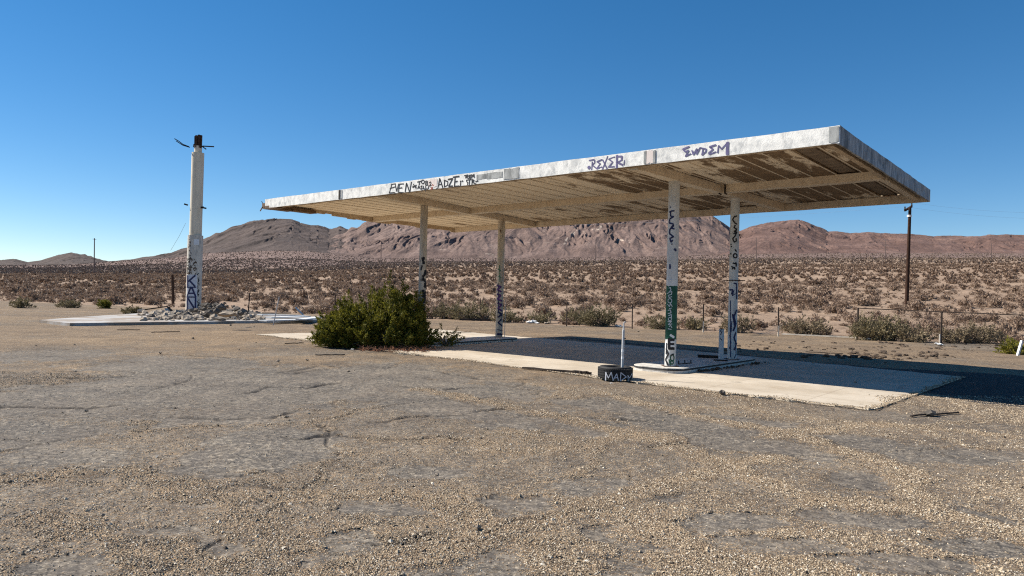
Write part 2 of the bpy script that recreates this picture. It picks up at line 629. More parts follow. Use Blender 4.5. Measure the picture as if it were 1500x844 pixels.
def make_hill(name, dark, mid, pale, outcrop, oc_amt, sc):
    t = NT(name)
    co = t.pos()
    n = t.noise(co, .006 * sc, 7, .68, .6)
    col = t.ramp(n, [(.3, dark), (.52, mid), (.75, pale)])
    g = t.noise(t.mapping(co, (1, 1, 2.2)), .028 * sc, 7, .72, .4)
    col = t.mix(t.math('MULTIPLY', t.mask(g, .46, .7), .65), col, dark)
    spk = t.noise(co, .16, 4, .75)
    col = t.mix(t.math('MULTIPLY', t.mask(spk, .5, .66), .5), col, tuple(c * .6 for c in dark))
    if oc_amt > 0:
        o1 = t.noise(t.mapping(co, (1, .5, 1.5), (0, .3, .5)), .011, 6, .72, 1.4)
        zone = t.mask(t.noise(co, .0022, 3, .5), .40, .56)
        col = t.mix(t.math('MULTIPLY', t.mask(o1, .60, .68), t.math('MULTIPLY', zone, oc_amt)), col, outcrop)
    t.bump(t.noise(co, .05, 8, .75), .65, 8)
    M[name] = t.done(col, .95)


make_hill('hill_dark', (.052, .038, .034), (.082, .060, .053), (.118, .089, .079), (.3, .25, .2), 0, 1)
make_hill('hill_pale', (.095, .062, .052), (.175, .120, .102), (.25, .182, .156), (.58, .48, .39), .85, 1)
make_hill('hill_red', (.085, .050, .041), (.160, .098, .080), (.225, .150, .124), (.38, .27, .2), .45, 1)


# ------------------------------------------------------------------ ground
def lot_yl(q):
    return 40.3 / (1 + .45 * q)


def slope(q):
    px = 750 + q * F
    yb = np.interp(px, [-400, 0, 280, 400, 600, 800, 1100, 1500, 1900], [398, 397, 396, 394, 386, 383, 380, 378, 378])
    return ((yh(px) - yb) / F) * 1.06 + .0024


def base_row(px):
    return np.interp(px, [-400, 0, 100, 155, 250, 300, 400, 450, 550, 620, 750, 900, 1000, 1080, 1200, 1500, 1900],
                     [390, 389, 388, 384, 378, 371, 367, 368, 379, 378, 379, 377, 375, 372, 371, 371, 371])


PLAIN, FAN = 700.0, 2000.0


def tz(x, y):
    x, y = np.asarray(x, float), np.asarray(y, float)
    yy = np.maximum(y, 20.0)
    q = np.clip(x / yy, -1.3, 1.3)
    d = np.maximum(0, y - lot_yl(q))
    s = slope(q)
    ramp = d * d / (d + 15)
    z = s * np.minimum(ramp, PLAIN - 55 + 0 * ramp)
    px = 750 + q * F
    eb = (yh(px) - base_row(px)) / F
    t = np.clip((y - PLAIN) / (FAN - PLAIN), 0, 1)
    zp = s * (PLAIN - 55)
    zf = EYE + eb * FAN
    z = z + (zf - zp) * (t ** 1.15) * (y > PLAIN) + np.clip(y - FAN, 0, None) * .02
    rough = sm(0, 12, d)
    z = z + rough * (fbm(x * .12, y * .12, 3, 5) * .22 + fbm(x * .02, y * .02, 3, 15) * .6 * sm(20, 90, d))
    return z


def seg_d(x, y, pts):
    d = np.full(x.shape, 99.0)
    for a, b in zip(pts[:-1], pts[1:]):
        ax, ay, bx, by = a[0], a[1], b[0], b[1]
        L = (bx - ax) ** 2 + (by - ay) ** 2 + 1e-9
        t = np.clip(((x - ax) * (bx - ax) + (y - ay) * (by - ay)) / L, 0, 1)
        d = np.minimum(d, np.hypot(x - ax - t * (bx - ax), y - ay - t * (by - ay)))
    return d


GP = lambda L: [tuple(G(*p)[:2]) for p in L]
# gravel-filled joints of the broken asphalt, and open cracks
BANDS = [GP(L) for L in (
    [(500, 844), (600, 812), (690, 790), (780, 768), (880, 738), (960, 716), (1040, 690), (1130, 668)],
    [(640, 730), (690, 765), (720, 785)], [(770, 790), (810, 815), (850, 850)], [(880, 738), (940, 765), (1010, 800), (1040, 850)],
    [(1000, 655), (1120, 705), (1200, 735), (1320, 742), (1500, 778)], [(620, 570), (720, 590), (830, 612), (960, 640), (1000, 655)],
    [(880, 575), (1000, 605), (1180, 640), (1330, 690), (1340, 735)], [(1130, 640), (1280, 620), (1500, 640)],
    [(0, 700), (180, 690), (330, 735), (420, 800)], [(330, 735), (520, 720), (640, 730)], [(60, 760), (190, 800), (330, 825), (420, 800)])]
CRACKS = [GP(L) for L in (
    [(0, 643), (60, 643), (110, 641), (160, 626)], [(0, 595), (60, 597), (130, 597), (200, 592)], [(0, 552), (120, 553), (205, 550)],
    [(200, 609), (270, 610), (320, 612), (400, 611), (435, 600)], [(365, 576), (395, 566), (450, 568), (500, 560)],
    [(385, 548), (430, 547), (480, 540)], [(410, 641), (450, 643), (500, 633)], [(330, 697), (395, 688)],
    [(700, 779), (740, 768), (790, 762), (800, 757)], [(850, 748), (880, 745), (930, 722)], [(545, 620), (600, 610), (700, 607)],
    [(760, 608), (860, 611), (950, 615)], [(700, 602), (760, 594)], [(560, 560), (640, 570), (700, 566)], [(950, 650), (1000, 646)],
    [(560, 796), (640, 788)], [(620, 540), (700, 553), (780, 556)], [(240, 520), (360, 524)])]
# bare asphalt (image centre, half sizes) projected onto the lot
BARE = [(400, 560, 230, 26), (170, 575, 200, 30), (90, 620, 120, 32), (560, 550, 120, 20), (330, 600, 130, 20), (400, 655, 120, 30), (90, 665, 90, 12),
        (740, 752, 78, 30), (700, 828, 140, 34), (500, 812, 48, 32), (520, 822, 60, 30), (900, 715, 90, 22), (960, 790, 90, 26), (1080, 625, 120, 16),
        (1010, 617, 90, 14), (1190, 650, 160, 18), (1400, 665, 110, 12), (1275, 705, 60, 14), (1270, 757, 90, 12), (1410, 755, 60, 14), (900, 592, 90, 10),
        (720, 570, 110, 12), (700, 600, 120, 12), (650, 590, 90, 10), (820, 622, 110, 14), (60, 520, 120, 10), (260, 535, 160, 14), (1430, 507, 60, 7),
        (240, 790, 90, 18), (480, 800, 60, 20), (300, 812, 80, 22), (120, 825, 90, 18), (60, 760, 60, 14), (1330, 825, 110, 16), (900, 830, 60, 16), (560, 745, 60, 14), (1080, 760, 70, 14), (1120, 800, 110, 18), (1430, 800, 80, 14), (1020, 770, 60, 12), (620, 690, 60, 8)]


def bare_mask(x, y):
    m = np.zeros(x.shape)
    n1, n2 = fbm(x * 1.6, y * 1.6, 5, 71, .65), fbm(x * 1.6 + 5, y * 1.6, 5, 72, .65)
    for (cx, cy, rx, ry) in BARE:
        c, e1, e2 = G(cx, cy), G(cx + rx, cy), G(cx, cy - ry)
        ax = max(abs(e1.x - c.x), .1)
        ay = max(abs(e2.y - c.y), .1)
        d = 1 - np.sqrt(((x - c.x) / ax + n1 * .8) ** 2 + ((y - c.y) / ay + n2 * .8) ** 2)
        m = np.maximum(m, d)
    return sm(-.04, .18, m)


def lot_masks(x, y):
    wx = x + fbm(x * .5, y * .5, 3, 31) * .8
    wy = y + fbm(x * .5 + 9, y * .5, 3, 32) * .8
    f1, f2 = worley(wx / 2.6, wy / 2.6, 3)
    joint = sm(.13, .03, f2 - f1)
    n = fbm(x * .33, y * .33, 4, 41)
    n2 = fbm(x * .10, y * .22, 3, 44)
    g = .53 + n * .58 + n2 * .42 + joint * .24
    g = g - bare_mask(x, y) * .66
    wob = .10 * fbm(x * 2.2, y * 2.2, 3, 51)
    for B in BANDS: g = np.maximum(g, (.92 + .25 * n) * sm(.34, .05, seg_d(x, y, B) + wob * 2.2))
    dist = np.hypot(x, y)
    g = g + .40 * sm(16, 24, dist)
    c = np.zeros(x.shape)
    for C in CRACKS:
        d = seg_d(x + fbm(x * 3, y * 3, 3, 61) * .10, y + fbm(x * 3, y * 3 + 4, 3, 62) * .16, C)
        w = .018 + .0042 * dist
        c = np.maximum(c, sm(1.0, .35, d / w) * (.55 + .9 * gnoise(x * 1.7, y * 1.7, 66)))
    fine = sm(.022, .004, (f2 - f1)) * sm(.0, .35, gnoise(x * .4, y * .4, 67) + .15) * .6
    c = np.maximum(c, fine * (g < .75))
    return np.clip(g, 0, 1), np.clip(c, 0, 1)


SHADE_POLY = GP([(800, 493.5), (1000, 511), (1110, 527), (1408, 553), (1355, 574), (1430, 590), (1620, 606), (1620, 562), (1480, 549), (1300, 540), (1150, 527), (980, 508), (860, 497)])  # outline follows the canopy's shadow beside the apron; shade painted here


def shade_mask(x, y):
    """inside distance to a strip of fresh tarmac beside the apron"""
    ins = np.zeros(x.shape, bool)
    for (ax, ay), (bx, by) in zip(SHADE_POLY, SHADE_POLY[1:] + SHADE_POLY[:1]):
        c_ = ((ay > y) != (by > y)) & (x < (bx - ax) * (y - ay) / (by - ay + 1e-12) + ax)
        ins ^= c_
    d = seg_d(x, y, SHADE_POLY + SHADE_POLY[:1])
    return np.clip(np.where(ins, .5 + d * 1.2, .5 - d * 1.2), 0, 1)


def ground_mesh():
    fa = np.radians(np.linspace(-43, 43, 640))
    ca = np.radians(np.linspace(43, 317, 70)[1:-1])
    A = np.concatenate([fa, ca])
    Rr = np.concatenate([np.geomspace(.4, 3.3, 14)[:-1], np.geomspace(3.3, 60, 500)[:-1], np.geomspace(60, 2900, 150)])
    a, r = np.meshgrid(A, Rr)
    x, y = r * np.sin(a), r * np.cos(a)
    z = tz(x, y)
    q = np.clip(x / np.maximum(y, 20), -1.3, 1.3)
    d = (y - lot_yl(q)) * (1 + .45 * q) / 1.1
    des = sm(-1.5, 2.5, d)
    lot_ = (r < 58) & (np.abs(a - PI) > 2.2) & (des < .99)
    g, c, tr_ = np.full(x.shape, .8), np.zeros(x.shape), np.zeros(x.shape)
    g[lot_], c[lot_] = lot_masks(x[lot_], y[lot_])
    tr_[lot_] = shade_mask(x[lot_], y[lot_])
    near = (r < 60) * (1 - des)
    c = c * near
    lift = near * ((sm(.3, .7, g) * .014) + fbm(x * .35, y * .35, 3, 81) * .025 + fbm(x * 6, y * 6, 2, 82) * .004 * (r < 22)) - c * .03 * near
    z = z + lift - near * .012
    nA, nR = len(A), len(Rr)
    V = np.stack([x, y, z], -1).reshape(-1, 3)
    V = np.vstack([V, [[0, 0, 0]]])
    i = np.arange(nR - 1)[:, None] * nA
    j = np.arange(nA)[None, :]
    j2 = (j + 1) % nA
    Q = np.stack([i + j, i + nA + j, i + nA + j2, i + j2], -1).reshape(-1, 4)
    Q = Q[:, ::-1]
    cidx = len(V) - 1
    k = np.arange(0, nA - 1, 2)
    fan = np.stack([np.full(len(k), cidx), k, (k + 1) % nA, (k + 2) % nA], -1)[:, ::-1]
    Fq = np.vstack([Q, fan])
    z0 = lambda v: np.append(v.ravel(), 0)
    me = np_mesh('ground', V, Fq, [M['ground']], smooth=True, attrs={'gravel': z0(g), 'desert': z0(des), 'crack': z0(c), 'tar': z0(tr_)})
    return tag(np_obj('ground', me), kind='structure')


ground = ground_mesh()


# ------------------------------------------------------------------ hills
def hill_layer(mat, sky, q0, q1, yb0, yr, yback, seed, gully, amp, fade):
    """one range: heights follow the skyline rows in `sky`, slopes cut by gullies"""
    nq, nr = 760, 190
    Q = np.linspace(q0, q1, nq)
    T = np.concatenate([np.linspace(0, 1, 165), np.linspace(1, 1.45, nr - 164)[1:]])
    q, t = np.meshgrid(Q, T)
    yv = yb0 + (yr - yb0) * t
    x = q * yv
    px = 750 + Q * F
    sk = np.interp(px, [p[0] for p in sky], [p[1] for p in sky])
    eS = (yh(px) - sk) / F
    eS = np.maximum(eS, (yh(px) - base_row(px)) / F * .9)
    zr = (EYE + eS * yr)[None, :]
    zb = (EYE + (yh(px) - base_row(px)) / F * yb0)[None, :] - 6
    rise = np.maximum(zr - zb, 0)
    prof = np.where(t < 1, np.clip(t, 0, 1) ** .92, 1 - (t - 1) * 1.1)
    z = zb + rise * prof
    wx = x + 70 * fbm(x * .0035, yv * .0035, 3, seed)
    wy = yv + 120 * fbm(x * .003, yv * .003, 3, seed + 5)
    rid = ridged(wx / gully, wy / (gully * 1.9), 3, seed + 9, .45) - .62
    big = fbm(x / (gully * 2.6), yv / (gully * 2.6), 3, seed + 60)
    env = np.sin(np.clip(t, 0, 1.25) / 1.25 * PI) ** .7
    lim = np.minimum(1, rise / 70 + .05)
    z = z + (rid * .34 + big * .7) * amp * env * lim

    zsm = z.copy()

    def erode(z, lam, h, sd_):        # gullies that run down the local slope
        zs_ = zsm + (z - zsm) * .35
        dzq = np.gradient(zs_, axis=1) / np.gradient(q, axis=1)
        zx = dzq / yv
        zy = np.gradient(zs_, axis=0) / np.gradient(yv, axis=0) - q * zx
        m_ = np.hypot(zx, zy) + 1e-5
        ux, uy = -zy / m_, zx / m_
        cs, sn = 0, 0
        gx, gy = x / (lam * 1.3), yv / (lam * 1.3)
        ix, iy = np.floor(gx), np.floor(gy)
        for dx in (-1, 0, 1):
            for dy in (-1, 0, 1):
                jx, jy = ix + dx, iy + dy
                vx, vy = gx - jx - _h(jx, jy, sd_), gy - jy - _h(jx, jy, sd_ + 7)
                w_ = np.exp(-2.2 * (vx * vx + vy * vy))
                ph = 2 * PI * 1.3 * (vx * ux + vy * uy)
                cs = cs + w_ * np.cos(ph)
                sn = sn + w_ * np.sin(ph)
        c_ = cs / (np.sqrt(cs * cs + sn * sn) + .38)
        return z + h * (.25 - .9 * np.abs(c_) + .55 * c_) * np.clip(m_ / .35, 0, 1.1) * np.clip(env * 1.6, 0, 1) * lim
    z = erode(z, 230, amp * .20, seed + 70)
    z = erode(z, 105, amp * .085, seed + 80)
    z = erode(z, 50, amp * .048, seed + 90)
    z = erode(z, 25, amp * .022, seed + 95)
    # bring the visible skyline back onto its rows, smoothly
    for _ in range(4):
        e = ((z - EYE) / yv).max(0)
        k = np.clip((eS - ((zb[0] - EYE) / yb0)) / np.maximum(e - ((zb[0] - EYE) / yb0), 1e-4), .4, 2.2)
        w = 14
        k = np.convolve(np.pad(k, w, 'edge'), np.ones(2 * w + 1) / (2 * w + 1), 'valid')
        line = zb + (yv - yb0) * ((zb - EYE) / yb0)
        z = line + (z - line) * k[None, :]
    V = np.stack([x, yv, z], -1).reshape(-1, 3)
    i = np.arange(nr - 1)[:, None] * nq
    j = np.arange(nq - 1)[None, :]
    Fq = np.stack([i + j, i + j + 1, i + nq + j + 1, i + nq + j], -1).reshape(-1, 4)
    me = np_mesh('hills', V, Fq, [mat], smooth=True)
    return tag(np_obj('hills', me), kind='structure')


SKY_A = [(-500, 384), (-120, 384), (0, 381), (20, 379), (40, 384), (60, 381), (85, 373), (105, 370), (122, 373), (140, 378), (157, 383), (190, 380), (240, 372), (262, 366),
         (277, 361), (300, 348), (320, 340), (345, 330), (370, 323), (400, 320), (425, 321), (437, 326), (453, 330), (463, 329.5), (480, 335), (495, 332),
         (510, 336), (530, 334), (560, 338), (600, 350), (650, 366), (700, 378)]
SKY_B = [(420, 372), (440, 369), (470, 356), (500, 341), (520, 332), (535, 325), (560, 319), (620, 306), (700, 297), (800, 300), (860, 292), (920, 286), (980, 292), (1020, 305),
         (1040, 315), (1052, 323), (1067, 333), (1085, 340), (1110, 350), (1140, 360), (1180, 370)]
SKY_C = [(1000, 368), (1040, 357), (1060, 348), (1083, 338), (1100, 331), (1112, 328.5), (1127, 325.5), (1150, 323), (1168, 321.5), (1187, 328), (1210, 338), (1233, 340), (1245, 341.6), (1269, 340),
         (1299, 342), (1332, 342.5), (1365, 346), (1392, 345), (1425, 346.5), (1449, 344), (1479, 343.5), (1500, 344.5), (1600, 346), (1900, 356)]
hill_layer(M['hill_dark'], SKY_A, -.95, -.05, 2000, 3100, 3600, 100, 300, 46, 1)
hill_layer(M['hill_pale'], SKY_B, -.33, .44, 1960, 2750, 3000, 200, 190, 46, 1)
hill_layer(M['hill_red'], SKY_C, .22, 1.0, 1930, 2600, 2800, 305, 230, 34, 1)


# ------------------------------------------------------------------ desert scrub
def shrub_arrays(seed, nst, nlf, ls, h=1.0, w=1.0, up=.5, lw=.35):
    """twiggy dome of unit width: (V, tris, material index 0 stems / 1 leaves)"""
    g = np.random.default_rng(seed)
    V, T, Mi = [], [], []
    tips = []
    for k in range(nst):
        az = g.random() * 2 * PI
        el = math.asin(min(1, g.random() ** up))
        d = np.array([math.cos(az) * math.cos(el) * w * .5, math.sin(az) * math.cos(el) * w * .5, math.sin(el) * h])
        ln = .65 + .45 * g.random()
        mid = d * ln * .5 + np.array([0, 0, .06 * h]) + g.normal(0, .03, 3)
        tip = d * ln + g.normal(0, .03, 3)
        sd = np.array([-math.sin(az), math.cos(az), 0]) * .010
        b0 = np.array([math.cos(az), math.sin(az), 0]) * .04
        n = len(V)
        V += [b0 - sd, b0 + sd, mid - sd * .7, mid + sd * .7, tip]
        T += [(n, n + 1, n + 3), (n, n + 3, n + 2), (n + 2, n + 3, n + 4)]
        Mi += [0, 0, 0]
        tips.append((mid, tip))
    for k in range(nlf):
        m_, t_ = tips[g.integers(len(tips))]
        p = m_ + (t_ - m_) * (g.random() ** .6 * 1.1) + g.normal(0, .045, 3)
        p[2] = max(p[2], .02)
        a = g.normal(0, 1, 3)
        a /= np.linalg.norm(a)
        a[2] = abs(a[2]) + .3
        b = np.cross(a, g.normal(0, 1, 3))
        b /= np.linalg.norm(b) + 1e-9
        s_ = ls * (.6 + .8 * g.random())
        n = len(V)
        V += [p - b * s_ * lw, p + b * s_ * lw, p + a * s_]
        T += [(n, n + 1, n + 2)]
        Mi += [1]
    return np.array(V), np.array(T), np.array(Mi)


def clear_of(x, y):
    """no scrub on the strip kept bare next to the lot"""
    q = np.clip(x / np.maximum(y, 20), -1.3, 1.3)
    return (y - lot_yl(q)) > 1.0


def scatter(y0, y1, n, seed):
    g = np.random.default_rng(seed)
    y = np.sqrt(g.random(n) * (y1 ** 2 - y0 ** 2) + y0 ** 2)
    q = g.uniform(-.95, .95, n)
    x = q * y
    dens = fbm(x * .05, y * .05, 3, seed + 3) + .5 * fbm(x * .2, y * .2, 2, seed + 4)
    keep = (g.random(n) < .50 + dens * 1.2 - q * .12) & clear_of(x, y)
    return x[keep], y[keep]


near_sh = [np_mesh('desert_shrub', *(lambda a: (a[0], a[1]))(shrub_arrays(500 + k, 46, 620, .085, .50, 1.05, .6)), [M['twig_grey'], M['scrub_leaf']],
                   shrub_arrays(500 + k, 46, 620, .085, .50, 1.05, .6)[2]) for k in range(5)]
sx, sy = scatter(30, 130, 3700, 900)
nx_, ny_ = scatter(30, 62, 420, 901)
sx, sy = np.concatenate([sx, nx_]), np.concatenate([sy, ny_])
inview = np.abs(sx / sy) < .76
order = np.argsort(np.where(inview, sy, 1e6))
solo, rest = order[:300], order[300:]
sz = tz(sx, sy)
for k, i in enumerate(solo):
    o = np_obj('desert_shrub', near_sh[k % 5], (sx[i], sy[i], sz[i] - .03))
    s_ = .5 + R.random() ** 1.8 * 1.2
    o.scale = (s_, s_ * (.85 + .3 * R.random()), s_ * (.75 + .4 * R.random()))
    o.rotation_euler = (0, 0, R.random() * 6.28)
    tag(o, 'low brown twiggy desert shrub on the open plain just beyond the lot edge', 'shrub', 'brown shrubs scattered over the near desert')


def scrub_mass(xs, ys, nst, nlf, ls, seed, lw, smin, smax, mats, name):
    g = np.random.default_rng(seed)
    temps = [shrub_arrays(seed + k, nst, nlf, ls, .50, 1.05, .6, lw) for k in range(6)]
    VV, TT, MM, off = [], [], [], 0
    zs = tz(xs, ys)
    which = g.integers(0, 6, len(xs))
    for k in range(6):
        idx = np.where(which == k)[0]
        v, t, m = temps[k]
        sc = (smin + g.random(len(idx)) ** 1.6 * (smax - smin))
        ro = g.random(len(idx)) * 2 * PI
        c, s_ = np.cos(ro), np.sin(ro)
        X = (v[None, :, 0] * c[:, None] - v[None, :, 1] * s_[:, None]) * sc[:, None] + xs[idx][:, None]
        Y = (v[None, :, 0] * s_[:, None] + v[None, :, 1] * c[:, None]) * sc[:, None] + ys[idx][:, None]
        Z = v[None, :, 2] * (sc * (.75 + .4 * g.random(len(idx))))[:, None] + zs[idx][:, None] - .03
        VV.append(np.stack([X, Y, Z], -1).reshape(-1, 3))
        TT.append((t[None] + (np.arange(len(idx)) * len(v))[:, None, None] + off).reshape(-1, 3))
        MM.append(np.tile(m, len(idx)))
        off += len(idx) * len(v)
    me = np_mesh(name, np.vstack(VV), np.vstack(TT), mats, np.concatenate(MM))
    return np_obj(name, me)


o = scrub_mass(sx[rest], sy[rest], 22, 260, .12, 40, .4, .6, 1.75, [M['twig_grey'], M['scrub_leaf']], 'desert_scrub')
tag(o, 'brown desert scrub covering the plain behind the first shrubs', 'scrub', kind='stuff')
tx_, ty_ = scatter(31, 130, 22000, 905)
k_ = np.abs(tx_ / ty_) < .8
o = scrub_mass(tx_[k_], ty_[k_], 8, 40, .22, 45, .25, .18, .85, [M['twig_grey'], M['scrub_leaf']], 'dry_tufts')
tag(o, 'tiny dry tufts dotting the bare soil between the shrubs', 'tufts', kind='stuff')
mx_, my_ = scatter(126, 330, 19000, 910)
k_ = np.abs(mx_ / my_) < .85
o = scrub_mass(mx_[k_], my_[k_], 6, 70, .22, 50, .45, .7, 1.85, [M['twig_grey'], M['scrub_leaf']], 'desert_scrub')
tag(o, 'brown scrub of the middle distance thinning towards the hills', 'scrub', kind='stuff')
fx_, fy_ = scatter(325, 1300, 75000, 920)
k_ = np.abs(fx_ / fy_) < .85
o = scrub_mass(fx_[k_], fy_[k_], 3, 14, .42, 60, .6, .9, 2.3, [M['scrub_far'], M['scrub_far']], 'desert_scrub')
tag(o, 'far brown scrub as a fine speckle below the hills', 'scrub', kind='stuff')


vx_, vy_ = scatter(1150, 2050, 30000, 930)
k_ = np.abs(vx_ / vy_) < .85
o = scrub_mass(vx_[k_], vy_[k_], 2, 8, .5, 70, .8, 1.2, 2.7, [M['scrub_far'], M['scrub_far']], 'desert_scrub')
tag(o, 'faint dark dots of scrub on the long slope at the foot of the hills', 'scrub', kind='stuff')


# ------------------------------------------------------------------ loose gravel near the camera
def gravel_mass():
    g = np.random.default_rng(5)
    n = 430000
    y = 3.2 + (g.random(n) ** 1.6) * 9.5
    q = g.uniform(-.82, .82, n)
    x = q * y
    gl, _ = lot_masks(x, y)
    gm = gl + .5 * fbm(x * 5, y * 5, 3, 77)
    keep = g.random(n) < np.clip((gm - .38) * 2.2, .03, 1)
    x, y, gl = x[keep], y[keep], gl[keep]
    n = len(x)
    r = .0024 + .0056 * g.random(n) ** 2.4 + .00036 * y + .011 * (g.random(n) > .994)
    base = np.array([(1, 0, 0), (-1, 0, 0), (0, 1, 0), (0, -1, 0), (0, 0, .75)], float)
    P = base[None] * (.65 + .7 * g.random((n, 5, 1))) * r[:, None, None]
    ro = g.random(n) * 2 * PI
    tl = g.normal(0, .3, n)
    c, s_ = np.cos(tl)[:, None], np.sin(tl)[:, None]
    P = np.stack([P[..., 0] * c - P[..., 2] * s_, P[..., 1], P[..., 0] * s_ + P[..., 2] * c], -1)
    c, s_ = np.cos(ro)[:, None], np.sin(ro)[:, None]
    X = P[..., 0] * c - P[..., 1] * s_ + x[:, None]
    Y = P[..., 0] * s_ + P[..., 1] * c + y[:, None]
    z0 = (sm(.3, .7, gl) * .014) + fbm(x * .35, y * .35, 3, 81) * .025 - .012
    Z = P[..., 2] + (z0 + r * .12)[:, None]
    T = np.array([(0, 2, 4), (2, 1, 4), (1, 3, 4), (3, 0, 4)])
    TT = (T[None] + (np.arange(n) * 5)[:, None, None]).reshape(-1, 3)
    t = NT('gravel_stone')
    isl = t.n('NewGeometry').outputs['Random Per Island']
    M['gravel_stone'] = t.done(t.ramp(isl, [(0, (.06, .048, .04)), (.22, (.19, .145, .10)), (.5, (.34, .262, .175)), (.85, (.47, .38, .27)), (1, (.64, .58, .48))]), .9)
    me = np_mesh('loose_gravel', np.stack([X, Y, Z], -1).reshape(-1, 3), TT, [M['gravel_stone']])
    return tag(np_obj('loose_gravel', me), 'loose tan gravel strewn over the broken asphalt in the foreground', 'gravel', kind='stuff')


gravel_mass()


# ------------------------------------------------------------------ paint strokes (graffiti)
def ribbon(mb, pts3, nrm, w, k0, gap=.0035, step=.00025):
    """flat brush stroke lying just off a surface; nrm(p) gives the surface's outward direction"""
    k = k0
    for a, b in zip(pts3[:-1], pts3[1:]):
        n = nrm((a + b) / 2)
        d = b - a
        if d.length < 1e-5: continue
        d.normalize()
        s_ = n.cross(d).normalized() * w / 2
        o = n * (gap + step * (k % 14))
        e = d * min(w * .3, .014)
        mb.add([a - e * .6 - s_ * .6 + o, a - s_ + o, b - s_ + o, b + e * .6 - s_ * .6 + o, b + e * .6 + s_ * .6 + o, b + s_ + o, a + s_ + o, a - e * .6 + s_ * .6 + o],
               [(0, 1, 2, 3, 4, 5, 6, 7)])
        k += 1
    return k


def blob(mb, p, nrm, r, k):
    n = nrm(p)
    x = n.cross(Vector((0, 0, 1))).normalized()
    y = n.cross(x)
    o = p + n * (.0035 + .00025 * (k % 14))
    mb.add([o + x * r * math.cos(i * PI / 4) + y * r * math.sin(i * PI / 4) for i in range(8)], [tuple(range(8))])
    return k + 1


def plane_hit(p0, n):
    def f(px, py):
        d = ray(px, py)
        return CAM + d * ((p0 - CAM).dot(n) / d.dot(n))
    return f


def cyl_hit(cx, cy, r):
    def f(px, py):
        d = ray(px, py)
        a = d.x * d.x + d.y * d.y
        b = -(d.x * cx + d.y * cy)
        c = cx * cx + cy * cy - r * r
        disc = max(0.0, b * b - a * c)
        t = (-b - math.sqrt(disc)) / a
        p = CAM + d * t
        v = Vector((p.x - cx, p.y - cy))
        v = v.normalized() * r
        return Vector((cx + v.x, cy + v.y, p.z))
    return f


def arc(cx, cy, rx, ry, a0=0, a1=360, n=9):
    return [(cx + rx * math.cos(math.radians(a0 + (a1 - a0) * i / n)), cy + ry * math.sin(math.radians(a0 + (a1 - a0) * i / n))) for i in range(n + 1)]


def strokes(name, mat, parent, hit, nrm, lines, off, sc, w, dots=(), dot_r=.03, gap=.0035, seg=.022):
    mb = MB()
    k = 0
    for L in lines:
        ww = w
        if isinstance(L, dict): ww, L = L['w'], L['p']
        pts = []
        for a, b in zip(L[:-1], L[1:]):                      # split so strokes follow round surfaces
            ln = (hit(off[0] + a[0] / sc, off[1] + a[1] / sc) - hit(off[0] + b[0] / sc, off[1] + b[1] / sc)).length
            m = max(1, int(ln / seg))
            pts += [hit(off[0] + (a[0] + (b[0] - a[0]) * i / m) / sc, off[1] + (a[1] + (b[1] - a[1]) * i / m) / sc) for i in range(m)]
        pts.append(hit(off[0] + L[-1][0] / sc, off[1] + L[-1][1] / sc))
        k = ribbon(mb, pts, nrm, ww, k, gap)
    for d in dots: k = blob(mb, hit(off[0] + d[0] / sc, off[1] + d[1] / sc) + nrm(hit(off[0], off[1])) * (gap - .0035), nrm, dot_r, k)
    return mb.build(name, mat, parent)


# ------------------------------------------------------------------ the canopy
TC = .29
A2, B2, C2, D2 = (Vector(G(*p, z=HC)[:2]) for p in ((1229.5, 209.2), (388, 305), (1362.5, 294.8), (667, 340)))


def P2(s, t):                      # s along the canopy (0 east .. 1 west), t from front to back
    return (A2 * (1 - s) + B2 * s) * (1 - t) + (C2 * (1 - s) + D2 * s) * t


canopy = empty('gas_station_canopy', (*P2(.5, .5), 0), 'long derelict flat roofed filling station canopy on four graffitied posts with peeling white fascia', 'canopy')
nf = Vector((-VD.x, -VD.y, 0))
front_n = Vector(((B2 - A2).normalized().y, -(B2 - A2).normalized().x, 0))
if front_n.dot(Vector((0, -1, 0))) < 0: front_n = -front_n


def fascia(name, a, b, inner, z0, z1, mat, wob=.006, n=30, th=.035, seed=1):
    """sheet-metal edge band with slight dents: a thin wall of n bays"""
    g = random.Random(seed)
    mb = MB()
    d = (b - a)
    nn = Vector((-d.y, d.x)).normalized()
    if nn.dot(inner - a) < 0: nn = -nn
    rows = []
    for i in range(n + 1):
        p = a + d * (i / n)
        o = [g.uniform(-wob, wob) for _ in range(3)]
        zz = [z0 + g.uniform(-.006, .006), (z0 + z1) / 2, z1 + g.uniform(-.005, .005)]
        rows.append([(*(p + nn * o[j] if True else p), zz[j]) for j in range(3)] + [(*(p + nn * (th + abs(o[j]))), zz[j]) for j in (2, 1, 0)])
    vs = [v for r in rows for v in r]
    fs = []
    for i in range(n):
        for j in range(6):
            fs.append((i * 6 + j, i * 6 + (j + 1) % 6, (i + 1) * 6 + (j + 1) % 6, (i + 1) * 6 + j))
    fs += [tuple(range(5, -1, -1)), tuple(n * 6 + j for j in range(6))]
    mb.add(vs, fs)
    return mb.build(name, mat, canopy)


mid = P2(.5, .5)
f_front = fascia('fascia', A2, B2, mid, HC, HC + TC, M['fascia_white'], .0028, 46)
f_side = fascia('fascia', A2 + (C2 - A2).normalized() * .002, C2, mid, HC - .012, HC + TC - .004, M['fascia_grey'], .009, 26, .035, 2)
f_side['label'] = 'weathered grey end fascia'
f_back = fascia('fascia', C2, D2, mid, HC - .02, HC + TC - .008, M['beige_paint'], .004, 40, .05, 3)
